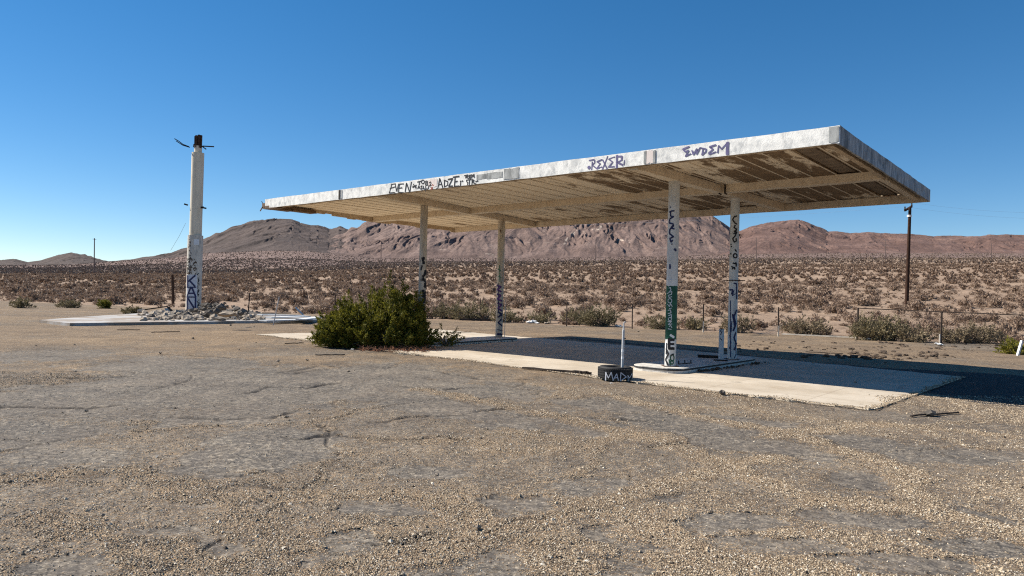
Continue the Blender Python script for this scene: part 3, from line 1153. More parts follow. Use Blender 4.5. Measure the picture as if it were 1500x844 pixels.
# the torn west end: a thinner worn edge with a ragged lip and a hanging scrap at the front corner
mb = MB()
gg = random.Random(4)
nW = 26
for i in range(nW):
    t0, t1 = .03 + .97 * i / nW, .03 + .97 * (i + 1) / nW
    a, b = P2(1.0, t0), P2(1.0, t1)
    a2, b2 = P2(.994, t0), P2(.994, t1)
    za = HC + (.05 if i < 7 else .0) + gg.uniform(-.03, .03)
    mb.prism([(a.x, a.y), (b.x, b.y), (b2.x, b2.y), (a2.x, a2.y)], za, HC + TC - .05 - (.03 if i < 6 else 0))
w_edge = mb.build('end_beam', M['beige_worn'], canopy)
mb = MB()
c0 = P2(1.0, 0.0)
for (s0, t0, s1, t1, z0, z1) in ((1.006, .0, .985, .10, HC - .02, HC + .07), (1.010, .0, 1.0, .02, HC + .0, HC + .17), (1.004, .05, .985, .2, HC + .0, HC + .10), (1.004, .0, .96, .03, HC - .03, HC + .0)):
    a, b, c, d = P2(s0, t0), P2(s1, t0), P2(s1, t1), P2(s0, t1)
    mb.prism([(a.x, a.y), (b.x, b.y), (c.x, c.y), (d.x, d.y)], z0, z1)
mb.bar((*P2(1.008, .01), HC + .02), (*P2(1.012, .0), HC + .24), .03, .02)
mb.bar((*P2(1.008, .0), HC + .05), (*P2(1.016, .0), HC - .08), .03, .02)
torn = mb.build('torn_edge', M['edge_wood'], canopy)
torn['label'] = 'splintered dark corner where the fascia is torn away'

# decking panels between the battens, and the roof sheet above them
nP = 34
deck, batt, dark = MB(), MB(), MB()
for i in range(nP):
    s0, s1 = .004 + .99 * i / nP, .004 + .99 * (i + 1) / nP
    e = .0006
    t_hi = .985
    if i == 1: s0 += .007; s1 -= .002
    a, b, c, d = P2(s0 + e, .012), P2(s1 - e, .012), P2(s1 - e, t_hi), P2(s0 + e, t_hi)
    tgt = dark if i == 1 else deck
    dz = .03 if i == 1 else gg.uniform(-.004, .004)
    tgt.prism([(a.x, a.y), (b.x, b.y), (c.x, c.y), (d.x, d.y)], HC + .165 + dz, HC + .215)
    if i == 1: s1 += .002
    a, b = P2(s1, .014), P2(s1, .983)
    batt.beam(a, b, .034, HC + .153, HC + .164)
deck.build('soffit', M['soffit'], canopy)
o = dark.build('soffit', M['dark_gap'], canopy)  # recess shade of a missing panel, put into this panel's colour
o['label'] = 'dark missing strip of the ceiling'
batt.build('batten', M['beige_paint'], canopy)
mb = MB()
a, b, c, d = P2(.003, .008), P2(.997, .008), P2(.997, .99), P2(.003, .99)
mb.prism([(a.x, a.y), (b.x, b.y), (c.x, c.y), (d.x, d.y)], HC + .219, HC + TC - .03)
mb.build('roof', M['beige_worn'], canopy)


def rough_beam(name, a, b, w, z0, z1, mat, seed, n=24):
    g = random.Random(seed)
    mb = MB()
    d = b - a
    nn = Vector((-d.y, d.x)).normalized() * w / 2
    vs, fs = [], []
    for i in range(n + 1):
        p = a + d * (i / n)
        dz = g.uniform(-.010, .008)
        vs += [(*(p - nn), z0 + dz), (*(p + nn), z0 + dz + g.uniform(-.005, .005)), (*(p + nn), z1), (*(p - nn), z1)]
    for i in range(n):
        for j in range(4):
            fs.append((i * 4 + j, i * 4 + (j + 1) % 4, i * 4 + 4 + (j + 1) % 4, i * 4 + 4 + j))
    fs += [(3, 2, 1, 0), tuple(n * 4 + j for j in range(4))]
    mb.add(vs, fs)
    return mb.build(name, mat, canopy)


p3, p4, p2, p1 = Vector((3.53, 15.52)), Vector((5.62, 17.85)), Vector((-.42, 24.7)), Vector((-2.69, 21.05))
rough_beam('beam', P2(.012, .5), P2(.99, .5), .26, HC - .015, HC + .16, M['beige_paint'], 11, 60)


def cross(pa, pb):
    d = (pb - pa)

    def s_at(t):     # where the post line meets front-to-back fraction t
        best = min((abs((P2(s / 400, t) - pa).x * d.y - (P2(s / 400, t) - pa).y * d.x), s / 400) for s in range(401))
        return best[1]
    return P2(s_at(.02), .02), P2(s_at(.97), .97)


for k, (pa, pb) in enumerate(((p3, p4), (p1, p2))):
    e0, e1 = cross(pa, pb)
    m_ = min((abs(i / 200 - .5), i / 200) for i in range(1))
    rough_beam('beam', e0, e1, .21, HC - .035, HC + .158, M['beige_paint'], 21 + k, 22)
rough_beam('edge_beam', P2(.02, .975), P2(.985, .975), .09, HC - .012, HC + .155, M['beige_paint'], 31, 40)
rough_beam('edge_beam', P2(.012, .03), P2(.012, .5), .10, HC + .02, HC + .156, M['beige_worn'], 32, 14)
rough_beam('edge_beam', P2(.014, .52), P2(.014, .96), .14, HC - .006, HC + .157, M['beige_paint'], 33, 12)
rough_beam('edge_beam', P2(.02, .022), P2(.985, .022), .07, HC + .012, HC + .152, M['beige_worn'], 34, 40)
mb = MB()                                       # pipes hung next to the mid beam
q0 = P2(.2, .47)
for s_ in (.205, .213):
    q = P2(s_, .475)
    mb.tube([(q.x, q.y, HC + .15), (q.x, q.y, HC - .06), (q.x + .05, q.y + .04, HC - .07)], .022, 6)
mb.build('conduit', M['rust_dark'], canopy)
# seam strips and blotched joint plates on the front fascia (image columns turned into real strips)
fh = plane_hit(Vector((*A2, HC)), front_n)
fn = lambda p: front_n


def face_plate(name, px0, px1, mat, inset=.006, lo=.01, hi=.012, off=.009):
    def col(px):
        py = np.interp(px, [388, 1229], [305, 209.2])
        q = fh(px, float(py))
        return Vector((q.x, q.y))
    a, b = col(px0), col(px1)
    mb = MB()
    o = Vector((front_n.x, front_n.y))
    n = 5
    g = random.Random(int(px0))
    for i in range(n):
        q0, q1 = a + (b - a) * (i / n), a + (b - a) * ((i + 1) / n)
        mb.prism([q0 + o * off, q1 + o * off, q1 + o * .001, q0 + o * .001], HC + lo + g.uniform(0, .03), HC + TC - hi - g.uniform(0, .02))
    return mb.build(name, mat, f_front)


face_plate('seam_strip', 496, 498.2, M['rust_dark'], lo=.0, hi=.0)
face_plate('seam_strip', 499.2, 501, M['patch_grey'])
face_plate('joint_plate', 738, 760, M['patch_grey'])
face_plate('joint_plate', 698, 736, M['patch_grey'], off=.004, lo=.07, hi=.05)
face_plate('joint_plate', 943, 946.5, M['patch_grey'], off=.010)
face_plate('joint_plate', 947, 956.5, M['patch_pink'], off=.007)
face_plate('joint_plate', 957, 960, M['patch_grey'], off=.011)
face_plate('joint_plate', 1214, 1228.5, M['patch_grey'], lo=.0, hi=.0)
face_plate('joint_plate', 627, 640, M['patch_pink'], off=.006, hi=.03, lo=.04)

Z7, S7 = (550, 230), 8.8235
strokes('graffiti', M['paint_black'], f_front, fh, fn, [
    [(205, 355), (262, 347)], [(188, 408), (265, 383)], [(213, 355), (196, 410), (180, 462)], [(175, 466), (245, 460), (262, 474)],
    [(256, 352), (274, 446), (300, 346)], [(310, 352), (366, 347)], [(312, 352), (302, 408), (298, 455)], [(297, 408), (345, 397)], [(292, 456), (366, 462)],
    {'w': .034, 'p': [(385, 450), (402, 338), (445, 462), (464, 322)]}],
    Z7, S7, .026, [], .022, gap=.0055, seg=9)
strokes('graffiti', M['paint_black'], f_front, fh, fn, [
    [(480, 398), (530, 362)], [(490, 352), (528, 412)], [(478, 378), (532, 388)],
    [(540, 325), (594, 313)], [(568, 320), (566, 362)], arc(614, 322, 20, 24), [(650, 312), (650, 365)], arc(662, 323, 14, 12), arc(662, 350, 16, 14),
    [(545, 415), (560, 372), (578, 415)], [(548, 398), (575, 396)], [(606, 372), (586, 382), (606, 400), (586, 416)], [(622, 375), (620, 414), (645, 412)], arc(668, 388, 20, 30),
    [(603, 418), (603, 446)], [(648, 412), (648, 444)],
    [(694, 338), (716, 322), (722, 342), (698, 376), (726, 368)]],
    Z7, S7, .026, [], .022, gap=.0055, seg=9)
strokes('graffiti', M['paint_black'], f_front, fh, fn, [
    {'w': .034, 'p': [(806, 412), (830, 278), (876, 412)]}, [(815, 360), (858, 352)], [(790, 412), (795, 415)],
    {'w': .034, 'p': [(892, 300), (890, 390)]}, [(885, 298), (935, 318), (932, 365), (890, 390)],
    {'w': .034, 'p': [(938, 292), (998, 278), (946, 380), (1000, 376)]},
    {'w': .032, 'p': [(1002, 262), (1082, 250)]}, {'w': .032, 'p': [(1030, 262), (1020, 380)]}, [(1022, 322), (1062, 312)], {'w': .032, 'p': [(1020, 380), (1084, 376)]},
    [(1100, 330), (1098, 388)]],
    Z7, S7, .026, [(1100, 316), (1124, 312), (792, 413)], .022)
strokes('graffiti', M['paint_black'], f_front, fh, fn, [
    [(1148, 242), (1196, 232), (1196, 250), (1168, 258), (1202, 278)], [(1172, 238), (1165, 276)], [(1236, 234), (1212, 240), (1212, 276), (1238, 270)], [(1212, 257), (1232, 252)],
    [(1246, 270), (1246, 226), (1259, 252), (1274, 222), (1277, 268)]],
    Z7, S7, .026, [], .022, gap=.0055, seg=9)
strokes('graffiti', M['paint_black'], f_front, fh, fn, [
    [(1200, 296), (1176, 302), (1180, 322), (1196, 330), (1188, 358)], [(1200, 298), (1240, 290)], [(1216, 296), (1212, 372)], [(1246, 368), (1250, 292), (1276, 302), (1252, 326), (1302, 352)]],
    Z7, S7, .026, [(1300, 316), (1320, 313)], .022)
strokes('graffiti', M['paint_red'], f_front, fh, fn, [[(706, 392), (734, 378), (722, 398), (742, 402), (714, 424)], [(736, 358), (752, 372)]], Z7, S7, .034, gap=.0055, seg=9)
Z8, S8 = (840, 190), 6.0
strokes('graffiti', M['paint_purple'], f_front, fh, fn, [
    [(160, 355), (166, 282)], [(138, 272), (182, 262), (188, 290), (166, 312), (208, 346)], [(252, 263), (206, 282), (236, 300), (204, 344), (252, 328)],
    [(256, 264), (298, 350)], [(302, 234), (254, 352)], [(362, 240), (310, 260), (346, 285), (308, 330), (362, 325)],
    {'w': .045, 'p': [(385, 225), (381, 338)]}, {'w': .04, 'p': [(376, 238), (428, 236), (424, 270), (390, 290), (432, 310)]}, [(430, 312), (434, 320)]],
    Z8, S8, .027, [(137, 333)], .04)
strokes('graffiti', M['paint_purple'], f_front, fh, fn, [
    {'w': .034, 'p': [(1018, 150), (962, 172), (985, 195)]}, [(985, 195), (1012, 182), (984, 236), (1032, 212)],
    [(1042, 182), (1054, 222), (1084, 168), (1082, 218), (1112, 160)], [(1140, 166), (1130, 224)], [(1114, 160), (1168, 172), (1162, 196), (1128, 224)],
    {'w': .034, 'p': [(1252, 135), (1198, 152), (1228, 175), (1190, 206)]}, [(1190, 206), (1196, 218), (1252, 196)],
    [(1268, 206), (1276, 140), (1304, 172), (1356, 112)], {'w': .06, 'p': [(1356, 112), (1352, 218)]}],
    Z8, S8, .027, [], .04, gap=.0055, seg=9)
strokes('graffiti', M['paint_purple'], f_front, fh, fn, [[(445, 290), (449, 290)]], Z8, S8, .11, gap=.0055, seg=9)


# posts ----------------------------------------------------------------
def post(xy, r, mat, z0=.126, ztop=HC - .036):
    mb = MB()
    zs = [z0 + (ztop - z0) * i / 12 for i in range(13)]
    mb.tube([(xy.x, xy.y, z) for z in zs], r, 24)
    o = mb.build('post', mat, canopy, smooth=True)
    mb = MB()
    mb.prism([(xy.x + r * 1.35 * a, xy.y + r * 1.35 * b) for a, b in ((-1, -1), (1, -1), (1, 1), (-1, 1))], z0 - .002, z0 + .014)
    mb.build('base_plate', M['rust'], o)
    nr = lambda p: Vector((p.x - xy.x, p.y - xy.y, 0)).normalized()
    return o, cyl_hit(xy.x, xy.y, r), nr


post3, h3, n3 = post(p3, .122, M['post_white'])
post4, h4, n4 = post(p4, .112, M['post_white'])
post2, h2, n2 = post(p2, .125, M['post_beige'])
post1, h1, n1 = post(p1, .112, M['post_beige'])
post3['label'] = 'white post painted green on its lower half'
post4['label'] = 'white post with a rusty rod through it and blue scrawls'
post2['label'] = 'beige post with purple and green scrawls'
post1['label'] = 'beige post blackened above the bush'


def band(parent, xy, r, z0, z1, mat, name='paint_band', a0=0, a1=2 * PI, rag=.02, off=.0015, seed=0):
    g = random.Random(seed)
    mb = MB()
    n = 28
    vs, fs = [], []
    for i in range(n + 1):
        t = a0 + (a1 - a0) * i / n
        for z in (z0 + g.uniform(-rag, rag), z1 + g.uniform(-rag, rag)):
            vs.append((xy.x + (r + off) * math.cos(t), xy.y + (r + off) * math.sin(t), z))
    for i in range(n): fs.append((2 * i, 2 * i + 2, 2 * i + 3, 2 * i + 1))
    mb.add(vs, fs)
    return mb.build(name, mat, parent, smooth=True)


zat = lambda xy, px, py: RY(px, py, xy.y - .1).z
gb = band(post3, p3, .122, zat(p3, 981, 497), zat(p3, 983, 419), M['paint_green'], rag=.012, off=.0015)
ZA, SA = (950, 250), 5.625
strokes('graffiti', M['paint_navy'], post3, h3, n3, [
    [(178, 300), (181, 304)], [(173, 342), (186, 334), (212, 332)], [(183, 336), (182, 375), (206, 380)], [(206, 380), (176, 398), (172, 432), (202, 440), (206, 455), (188, 474), (212, 482)],
    [(205, 448), (176, 487), (174, 520), (206, 546)], [(206, 546), (176, 558), (186, 590), (200, 574)], [(192, 604), (194, 608)], [(172, 778), (182, 778)], [(172, 792), (184, 792)], [(172, 804), (182, 804)],
    {'w': .05, 'p': [(214, 646), (226, 660)]}], ZA, SA, .034)
ZB, SB = (950, 390), 4.9667
strokes('graffiti', M['paint_silver'], post3, h3, n3, [
    [(148, 160), (160, 155), (164, 175), (150, 185)], [(138, 200), (150, 190), (170, 185), (168, 205), (146, 212), (150, 228), (170, 222)],
    arc(156, 252, 14, 16), [(140, 275), (152, 295), (160, 272), (172, 294)], [(150, 310), (168, 305)], [(142, 322), (160, 318), (164, 340), (142, 345)],
    [(146, 360), (166, 352), (166, 375)], arc(156, 385, 11, 13), [(140, 405), (168, 400), (144, 425), (172, 420)], [(150, 440), (160, 430), (170, 448)], [(142, 455), (166, 460)]],
    ZB, SB, .016)
strokes('graffiti', M['paint_black'], post3, h3, n3, [
    {'w': .06, 'p': [(145, 538), (186, 538)]}, {'w': .06, 'p': [(150, 525), (150, 600)]}, {'w': .05, 'p': [(150, 566), (184, 566)]}, {'w': .06, 'p': [(145, 598), (186, 600)]},
    {'w': .04, 'p': [(128, 600), (144, 640), (124, 680), (142, 720)]}, [(132, 560), (128, 640)], [(160, 650), (182, 640)]], ZB, SB, .03)
strokes('graffiti', M['paint_green'], post3, h3, n3, [arc(172, 668, 13, 24), arc(170, 700, 10, 14), [(150, 680), (158, 722)]], ZB, SB, .028)
strokes('graffiti', M['paint_white'], post3, h3, n3, [{'w': .05, 'p': [(158, 500), (184, 518)]}, {'w': .04, 'p': [(162, 552), (186, 552)]}, {'w': .04, 'p': [(162, 582), (186, 582)]}], ZB, SB, .04)
mb = MB()
zr_ = zat(p3, 985, 411)
mb.tube([(p3.x, p3.y, zr_), (p3.x, p3.y, zr_ + .02)], .126, 24)
mb.build('collar', M['post_white'], post3)

strokes('graffiti', M['paint_black'], post4, h4, n4, [
    [(728, 374), (704, 382), (694, 406), (712, 432), (728, 442)], [(714, 450), (704, 470), (722, 480), (722, 500), (706, 505)], [(700, 520), (724, 512), (712, 540), (694, 560), (706, 590), (724, 580), (720, 560)],
    [(728, 480), (712, 498), (728, 512)], [(678, 605), (682, 612)], [(680, 622), (686, 630)], arc(714, 702, 15, 18), [(712, 650), (724, 668)], [(676, 680), (680, 690)],
    [(694, 762), (728, 770)], [(720, 755), (722, 790)], [(684, 790), (700, 800), (690, 812)], [(706, 795), (712, 815)]], ZA, SA, .034)
strokes('graffiti', M['paint_navy'], post4, h4, n4, [
    {'w': .035, 'p': [(620, 125), (640, 128), (640, 240)]}, {'w': .04, 'p': [(590, 172), (612, 172), (606, 205)]}, [(622, 175), (610, 215), (632, 200)], [(596, 250), (596, 660)],
    {'w': .045, 'p': [(640, 320), (620, 370), (636, 420), (616, 470)]}, {'w': .04, 'p': [(612, 350), (628, 440)]}, {'w': .04, 'p': [(636, 480), (622, 520), (640, 570), (622, 610)]},
    [(606, 400), (600, 480)], [(630, 560), (636, 640), (624, 670)], [(590, 500), (600, 560), (588, 600)]], ZB, SB, .022)
mb = MB()
zr_ = zat(p4, 1073, 411)
mb.bar((p4.x - .27, p4.y - .12, zr_), (p4.x + .26, p4.y - .1, zr_ + .005), .022, .022)
mb.build('rod', M['rust'], post4)
mb = MB()
bk = zat(p4, 1080, 345)
for q in ((.16, -.1, .0), (.2, -.08, -.05), (.13, -.1, -.07), (.19, -.12, .03)):
    mb.bar((p4.x + .1, p4.y - .04, bk + .04), (p4.x + q[0], p4.y + q[1], bk + q[2]), .02, .006)
mb.build('bracket', M['rust_dark'], post4)

ZC, SC = (590, 290), 3.835
strokes('graffiti', M['paint_teal'], post2, h2, n2, [[(544, 378), (546, 470)], [(536, 400), (550, 410)], [(538, 440), (552, 450)]], ZC, SC, .03)
strokes('graffiti', M['paint_violet'], post2, h2, n2, [
    {'w': .06, 'p': [(528, 490), (552, 500), (530, 515), (554, 528)]}, {'w': .06, 'p': [(530, 540), (552, 548), (532, 566), (556, 580)]}, {'w': .06, 'p': [(532, 590), (556, 600), (534, 620), (556, 634)]}], ZC, SC, .05)
strokes('graffiti', M['paint_navy'], post2, h2, n2, [
    {'w': .06, 'p': [(534, 640), (558, 655), (534, 670)]}, {'w': .05, 'p': [(556, 680), (536, 700), (558, 720)]}, [(532, 740), (560, 745)], {'w': .07, 'p': [(530, 765), (564, 768)]}, [(536, 480), (538, 640)]], ZC, SC, .03)
rr = random.Random(12)
L = []
for k in range(120):
    y_ = 320 + rr.random() ** .7 * 450
    x_ = 108 + (y_ - 330) * .012 + rr.random() * 38
    L.append({'w': .03 + .05 * rr.random(), 'p': [(x_, y_), (x_ + rr.uniform(-8, 8), y_ + rr.uniform(10, 32))]})
strokes('graffiti', M['paint_black'], post1, h1, n1, L, ZC, SC, .04)
mb = MB()
zz = zat(p2, 742, 455)
mb.bar((p2.x + .2, p2.y - .1, .1), (p2.x + .22, p2.y - .1, zat(p2, 738, 436)), .03, .02)
mb.build('conduit', M['galvanised'], post2)


# ------------------------------------------------------------------ concrete aprons and islands
def sheet(name, poly, z, mat, th=.06, seed=1, rag=.05, step=.5):
    g = random.Random(seed)
    pts = []
    for a, b in zip(poly, poly[1:] + poly[:1]):
        a, b = Vector(a[:2]), Vector(b[:2])
        n = max(1, int((b - a).length / step))
        d = (b - a).normalized()
        nn = Vector((-d.y, d.x))
        for i in range(n):
            pts.append(a + (b - a) * (i / n) + nn * (g.uniform(-rag, rag) if i else 0))
    mb = MB()
    mb.prism([(p.x, p.y) for p in pts], z - th, z)
    return tag(mb.build(name, mat), kind='structure')


SLAB = [G(*p) for p in ((376, 490.5), (602, 519), (770, 540), (1000, 569), (1272, 600), (1408, 553), (973, 511), (760, 494), (640, 483))]
sheet('concrete_apron', SLAB, .020, M['concrete_slab'], .1, 3, .085, .22)
PAD = [G(102, 478), G(462, 472.4), G(470, 467.5), G(362, 459.5), G(250, 459), G(120, 468), G(57, 473.2)]
PAD = [(p.x, p.y) for p in PAD]
sheet('concrete_pad', PAD, .12, M['pad_concrete'], .2, 5, .06, .7)


def edge_grit():
    g = np.random.default_rng(8)
    pts = [Vector(p[:2]) for p in SLAB[:6]]
    X, Y = [], []
    for a, b in zip(pts[:-1], pts[1:]):
        L_ = (b - a).length
        n = int(L_ * 420)
        t = g.random(n)
        o_ = np.abs(g.normal(0, .16, n)) * (.5 + fbm(t * L_ * .9, t * 0 + a.x, 3, 9) * 1.6).clip(.1, 2) - .10
        nn = Vector((-(b - a).y, (b - a).x)).normalized()
        if nn.dot(P2(.5, .5) - a) < 0: nn = -nn
        X.append(a.x + (b.x - a.x) * t + nn.x * o_)
        Y.append(a.y + (b.y - a.y) * t + nn.y * o_)
    x, y = np.concatenate(X), np.concatenate(Y)
    n = len(x)
    r = .007 + .012 * g.random(n) ** 2.5
    base = np.array([(1, 0, 0), (-1, 0, 0), (0, 1, 0), (0, -1, 0), (0, 0, .8)], float)
    P = base[None] * (.65 + .7 * g.random((n, 5, 1))) * r[:, None, None]
    V = np.stack([P[..., 0] + x[:, None], P[..., 1] + y[:, None], P[..., 2] + .021], -1).reshape(-1, 3)
    T = np.array([(0, 2, 4), (2, 1, 4), (1, 3, 4), (3, 0, 4)])
    me = np_mesh('edge_grit', V, (T[None] + (np.arange(n) * 5)[:, None, None]).reshape(-1, 3), [M['gravel_stone']])
    tag(np_obj('edge_grit', me), 'tan grit spilling over the near edge of the concrete apron', 'grit', kind='stuff')


edge_grit()


def island(origin, u, v, L, W, label, seed):
    e = empty('pump_island', (*(origin + u * W / 2 + v * L / 2), 0), label, 'pump island', 'pump islands under the canopy')
    g = random.Random(seed)

    def outline(ins):
        pts = []
        r = .34
        l0, w0 = -.0 + ins, ins
        for cx, cy, a0 in ((r, r, 180), (L - .25, r, 270), (L - .25, W - .3, 0), (r, W - r, 90)):
            rr_ = r if cx == r else .25
            for k in range(7):
                a = math.radians(a0 + 90 * k / 6)
                rad = rr_ - ins
                ccx = cx
                ccy = (rr_ if cy < W / 2 else W - rr_)
                p = origin + v * (ccx + rad * math.cos(a)) + u * (ccy + rad * math.sin(a))
                pts.append((p.x + g.uniform(-.008, .008), p.y + g.uniform(-.008, .008)))
        return pts
    mb = MB()
    mb.prism(outline(.0), .0, .078)
    mb.build('kerb', M['kerb_paint'], e)
    mb = MB()
    mb.prism(outline(-.008), .076, .112)
    k = mb.build('steel_edge', M['dark_steel'], e)  # dark band round the kerb, just under the top
    mb = MB()
    mb.prism(outline(.0), .1115, .13)
    mb.build('top', M['kerb_paint'], e)
    return e


I0 = Vector((3.69, 15.04)) - VD * .2
isl = island(I0, UD, VD, 4.55, 1.2, 'pump island with chipped white kerb at the foot of the green painted post', 1)
v2 = Vector((.57, .82)).normalized()
u2 = Vector((-v2.y, v2.x))
isl2 = island(Vector((-2.53, 20.55)), u2, v2, 5.0, 1.25, 'pump island beside the big bush with scrawled graffiti along its kerb', 2)
# scrawls on the far island's kerb
kp = Vector((-2.53, 20.55))
kn = Vector((-u2.x, -u2.y, 0))
kh = plane_hit(Vector((kp.x, kp.y, 0)), kn)
L = []
rr = random.Random(3)
for k in range(26):
    t = .8 + k * .155
    q = kp + v2 * t
    a = [Vector((q.x + v2.x * rr.uniform(-.06, .06), q.y + v2.y * rr.uniform(-.06, .06), rr.uniform(.012, .068))) for _ in range(4)]
    L.append(a)
for k, a in enumerate(L):
    mb = MB()
    ribbon(mb, a, lambda p: kn, .02, 0)
    mb.build('graffiti', M['paint_black' if k % 2 else 'paint_navy'], isl2)
# fittings left on the near island: bolts, a length of channel, a stub pipe
mb = MB()
for (px, py) in ((994, 533), (1003, 532), (1012, 531.5)):
    q = G(px, py, .128)
    mb.tube([(q.x, q.y, .12), (q.x, q.y, .20)], .013, 6)
q0, q1 = G(994, 534, .128), G(1013, 532.5, .128)
mb.bar((q0.x, q0.y, .14), (q1.x, q1.y, .14), .02, .015)
mb.build('anchor_bolts', M['rust_dark'], isl)
mb = MB()
q0, q1 = G(1022, 522.5, .15), G(1058, 524, .15)
mb.bar((q0.x, q0.y, .17), (q1.x, q1.y, .165), .12, .06)
q0, q1 = G(1045, 527, .15), G(1066, 528, .15)
mb.bar((q0.x, q0.y, .14), (q1.x, q1.y, .14), .05, .04)
o = mb.build('steel_channel', M['rust_dark'], loc=G(1035, 524, .13))
tag(o, 'rusty steel channel lying on the pump island beside the stub bollard', 'scrap metal')
q = G(1056, 528, .128)
mb = MB()
mb.tube([(q.x, q.y, .12), (q.x, q.y, .86), (q.x, q.y, .9)], [.062, .062, .058], 18)
bol = empty('bollard', (q.x, q.y, .12), 'short grey pipe bollard standing on the pump island next to the far post', 'bollard')
pb = mb.build('pipe', M['galvanised'], bol, smooth=True)
mb = MB()
mb.tube([(q.x, q.y, .9), (q.x, q.y, .915)], [.06, .05], 18)
mb.build('cap', M['rust_dark'], bol)
strokes('graffiti', M['paint_black'], bol, cyl_hit(q.x, q.y, .062), lambda p: Vector((p.x - q.x, p.y - q.y, 0)).normalized(),
        [[(518, 440), (530, 460), (520, 480)], [(536, 470), (524, 500)], [(520, 520), (534, 540)]], ZB, SB, .015)


# ------------------------------------------------------------------ tyre with a pole standing in it
def tyre():
    c = G(901, 556)
    e = empty('tyre', (c.x, c.y, .03), 'black car tyre lying flat with silver lettering and a metal pole standing in it', 'tyre')
    Ro, wd = .335, .235
    prof = [(.20, .02), (.235, .0), (.30, .002), (.325, .025), (.335, .06), (.337, wd / 2), (.335, wd - .06), (.325, wd - .025), (.30, wd - .002), (.235, wd), (.20, wd - .02), (.195, wd - .04), (.24, wd - .05),
            (.29, wd / 2), (.24, .05), (.195, .04)]
    n = 48
    mb = MB()
    vs, fs = [], []
    for i in range(n):
        t = 2 * PI * i / n
        for r_, z in prof: vs.append((c.x + r_ * math.cos(t), c.y + r_ * math.sin(t), .028 + z))
    m = len(prof)
    for i in range(n):
        for j in range(m): fs.append((i * m + j, ((i + 1) % n) * m + j, ((i + 1) % n) * m + (j + 1) % m, i * m + (j + 1) % m))
    mb.add(vs, fs)
    ty = mb.build('carcass', M['rubber'], e, smooth=True)
    mb = MB()
    for i in range(60):
        t = 2 * PI * i / 60
        for z0, sk in ((.045, .012), (.093, -.012), (.141, .012), (.189, -.012)):
            d = Vector((math.cos(t), math.sin(t), 0))
            s_ = Vector((-d.y, d.x, 0))
            b = c + d * .337 + Vector((0, 0, .028 + z0))
            mb.bar(b - s_ * .013 - Vector((0, 0, sk / 2)), b + s_ * .013 + Vector((0, 0, sk / 2)), .040, .010, d)
    mb.build('tread', M['rubber'], e)
    hit = cyl_hit(c.x, c.y, .346)
    nr = lambda p: Vector((p.x - c.x, p.y - c.y, 0)).normalized()
    strokes('graffiti', M['paint_silver'], e, hit, nr, [
        {'w': .026, 'p': [(208, 745), (212, 655)]}, [(212, 658), (240, 720), (272, 655), (290, 735)], [(290, 748), (332, 672), (352, 748)], [(308, 720), (346, 712)],
        [(372, 752), (380, 660), (440, 708), (372, 752)], [(462, 750), (456, 690)], [(456, 690), (476, 720), (502, 668), (508, 730)]], (860, 460), 7.67, .017)
    return c


tc = tyre()
mb = MB()
bt, tp = RY(911, 549, tc.y), RY(913.8, 473, tc.y)
mb.tube([(bt.x, bt.y, .02), bt + (tp - bt) * .86, bt + (tp - bt) * .87, tp], [.026, .026, .017, .015], 14)
e = empty('metal_pole', (bt.x, bt.y, .02), 'thin galvanised pole standing upright in the tyre', 'pole')
mb.build('shaft', M['galvanised'], e, smooth=True)
mb = MB()
q = bt + (tp - bt) * .70
mb.bar(q, q + Vector((.05, -.01, 0)), .02, .02)
mb.bar(q - Vector((0, 0, .035)), q + Vector((.045, -.01, -.035)), .02, .02)
mb.build('bracket', M['dark_steel'], e)
mb = MB()
mb.tube([tp, tp + Vector((.02, 0, .02)), tp + Vector((.045, 0, .005))], .010, 8)
mb.build('hook', M['galvanised'], e)
for f_ in (.30, .44):
    mb = MB()
    q = bt + (tp - bt) * f_
    mb.tube([q, q + (tp - bt) * .05], .0275, 14)
    mb.build('paint_band', M['paint_white'], e, smooth=True)


# ------------------------------------------------------------------ sign pole
sb = G(283, 458)
sp_ = empty('sign_pole', (sb.x, sb.y, .0), 'tall cream sign column with a rusty stripped head rising from the rubble', 'sign pole')
zz = lambda py, px=283: RY(px, py, sb.y).z
k_ = sb.y / F
R1, R2, R3 = 10.5 * k_, 8.5 * k_, 5.7 * k_
mb = MB()
mb.tube([(sb.x, sb.y, .0 + (zz(345) - .0) * i / 10) for i in range(11)], R1, 36)
slv = mb.build('sleeve', M['pole_sleeve'], sp_, smooth=True)
mb = MB()
z0, z1 = zz(345), zz(224)
mb.tube([(sb.x, sb.y, z0 - .1), (sb.x, sb.y, z0 + (z1 - z0) * .33), (sb.x, sb.y, z0 + (z1 - z0) * .66), (sb.x, sb.y, z1)], R2, 32)
mb.build('column', M['pole_paint'], sp_, smooth=True)
mb = MB()
mb.tube([(sb.x, sb.y, z1 - .05), (sb.x, sb.y, zz(214))], R3 * .92, 20)
mb.build('neck', M['pole_paint'], sp_, smooth=True)
mb = MB()
for a in range(7):
    t = a * 2 * PI / 7
    x_, y_ = sb.x + R3 * .62 * math.cos(t), sb.y + R3 * .62 * math.sin(t)
    mb.bar((x_, y_, zz(217)), (x_ + .01 * math.cos(t), y_, zz(198) - .08 * (a % 3)), .15, .11)
mb.tube([(sb.x, sb.y, zz(216)), (sb.x, sb.y, zz(199))], R3 * .6, 14)
mb.bar((sb.x - R3, sb.y - .1, zz(214)), (sb.x + R3, sb.y - .1, zz(215)), .12, .2)
mb.build('head', M['rust'], sp_)
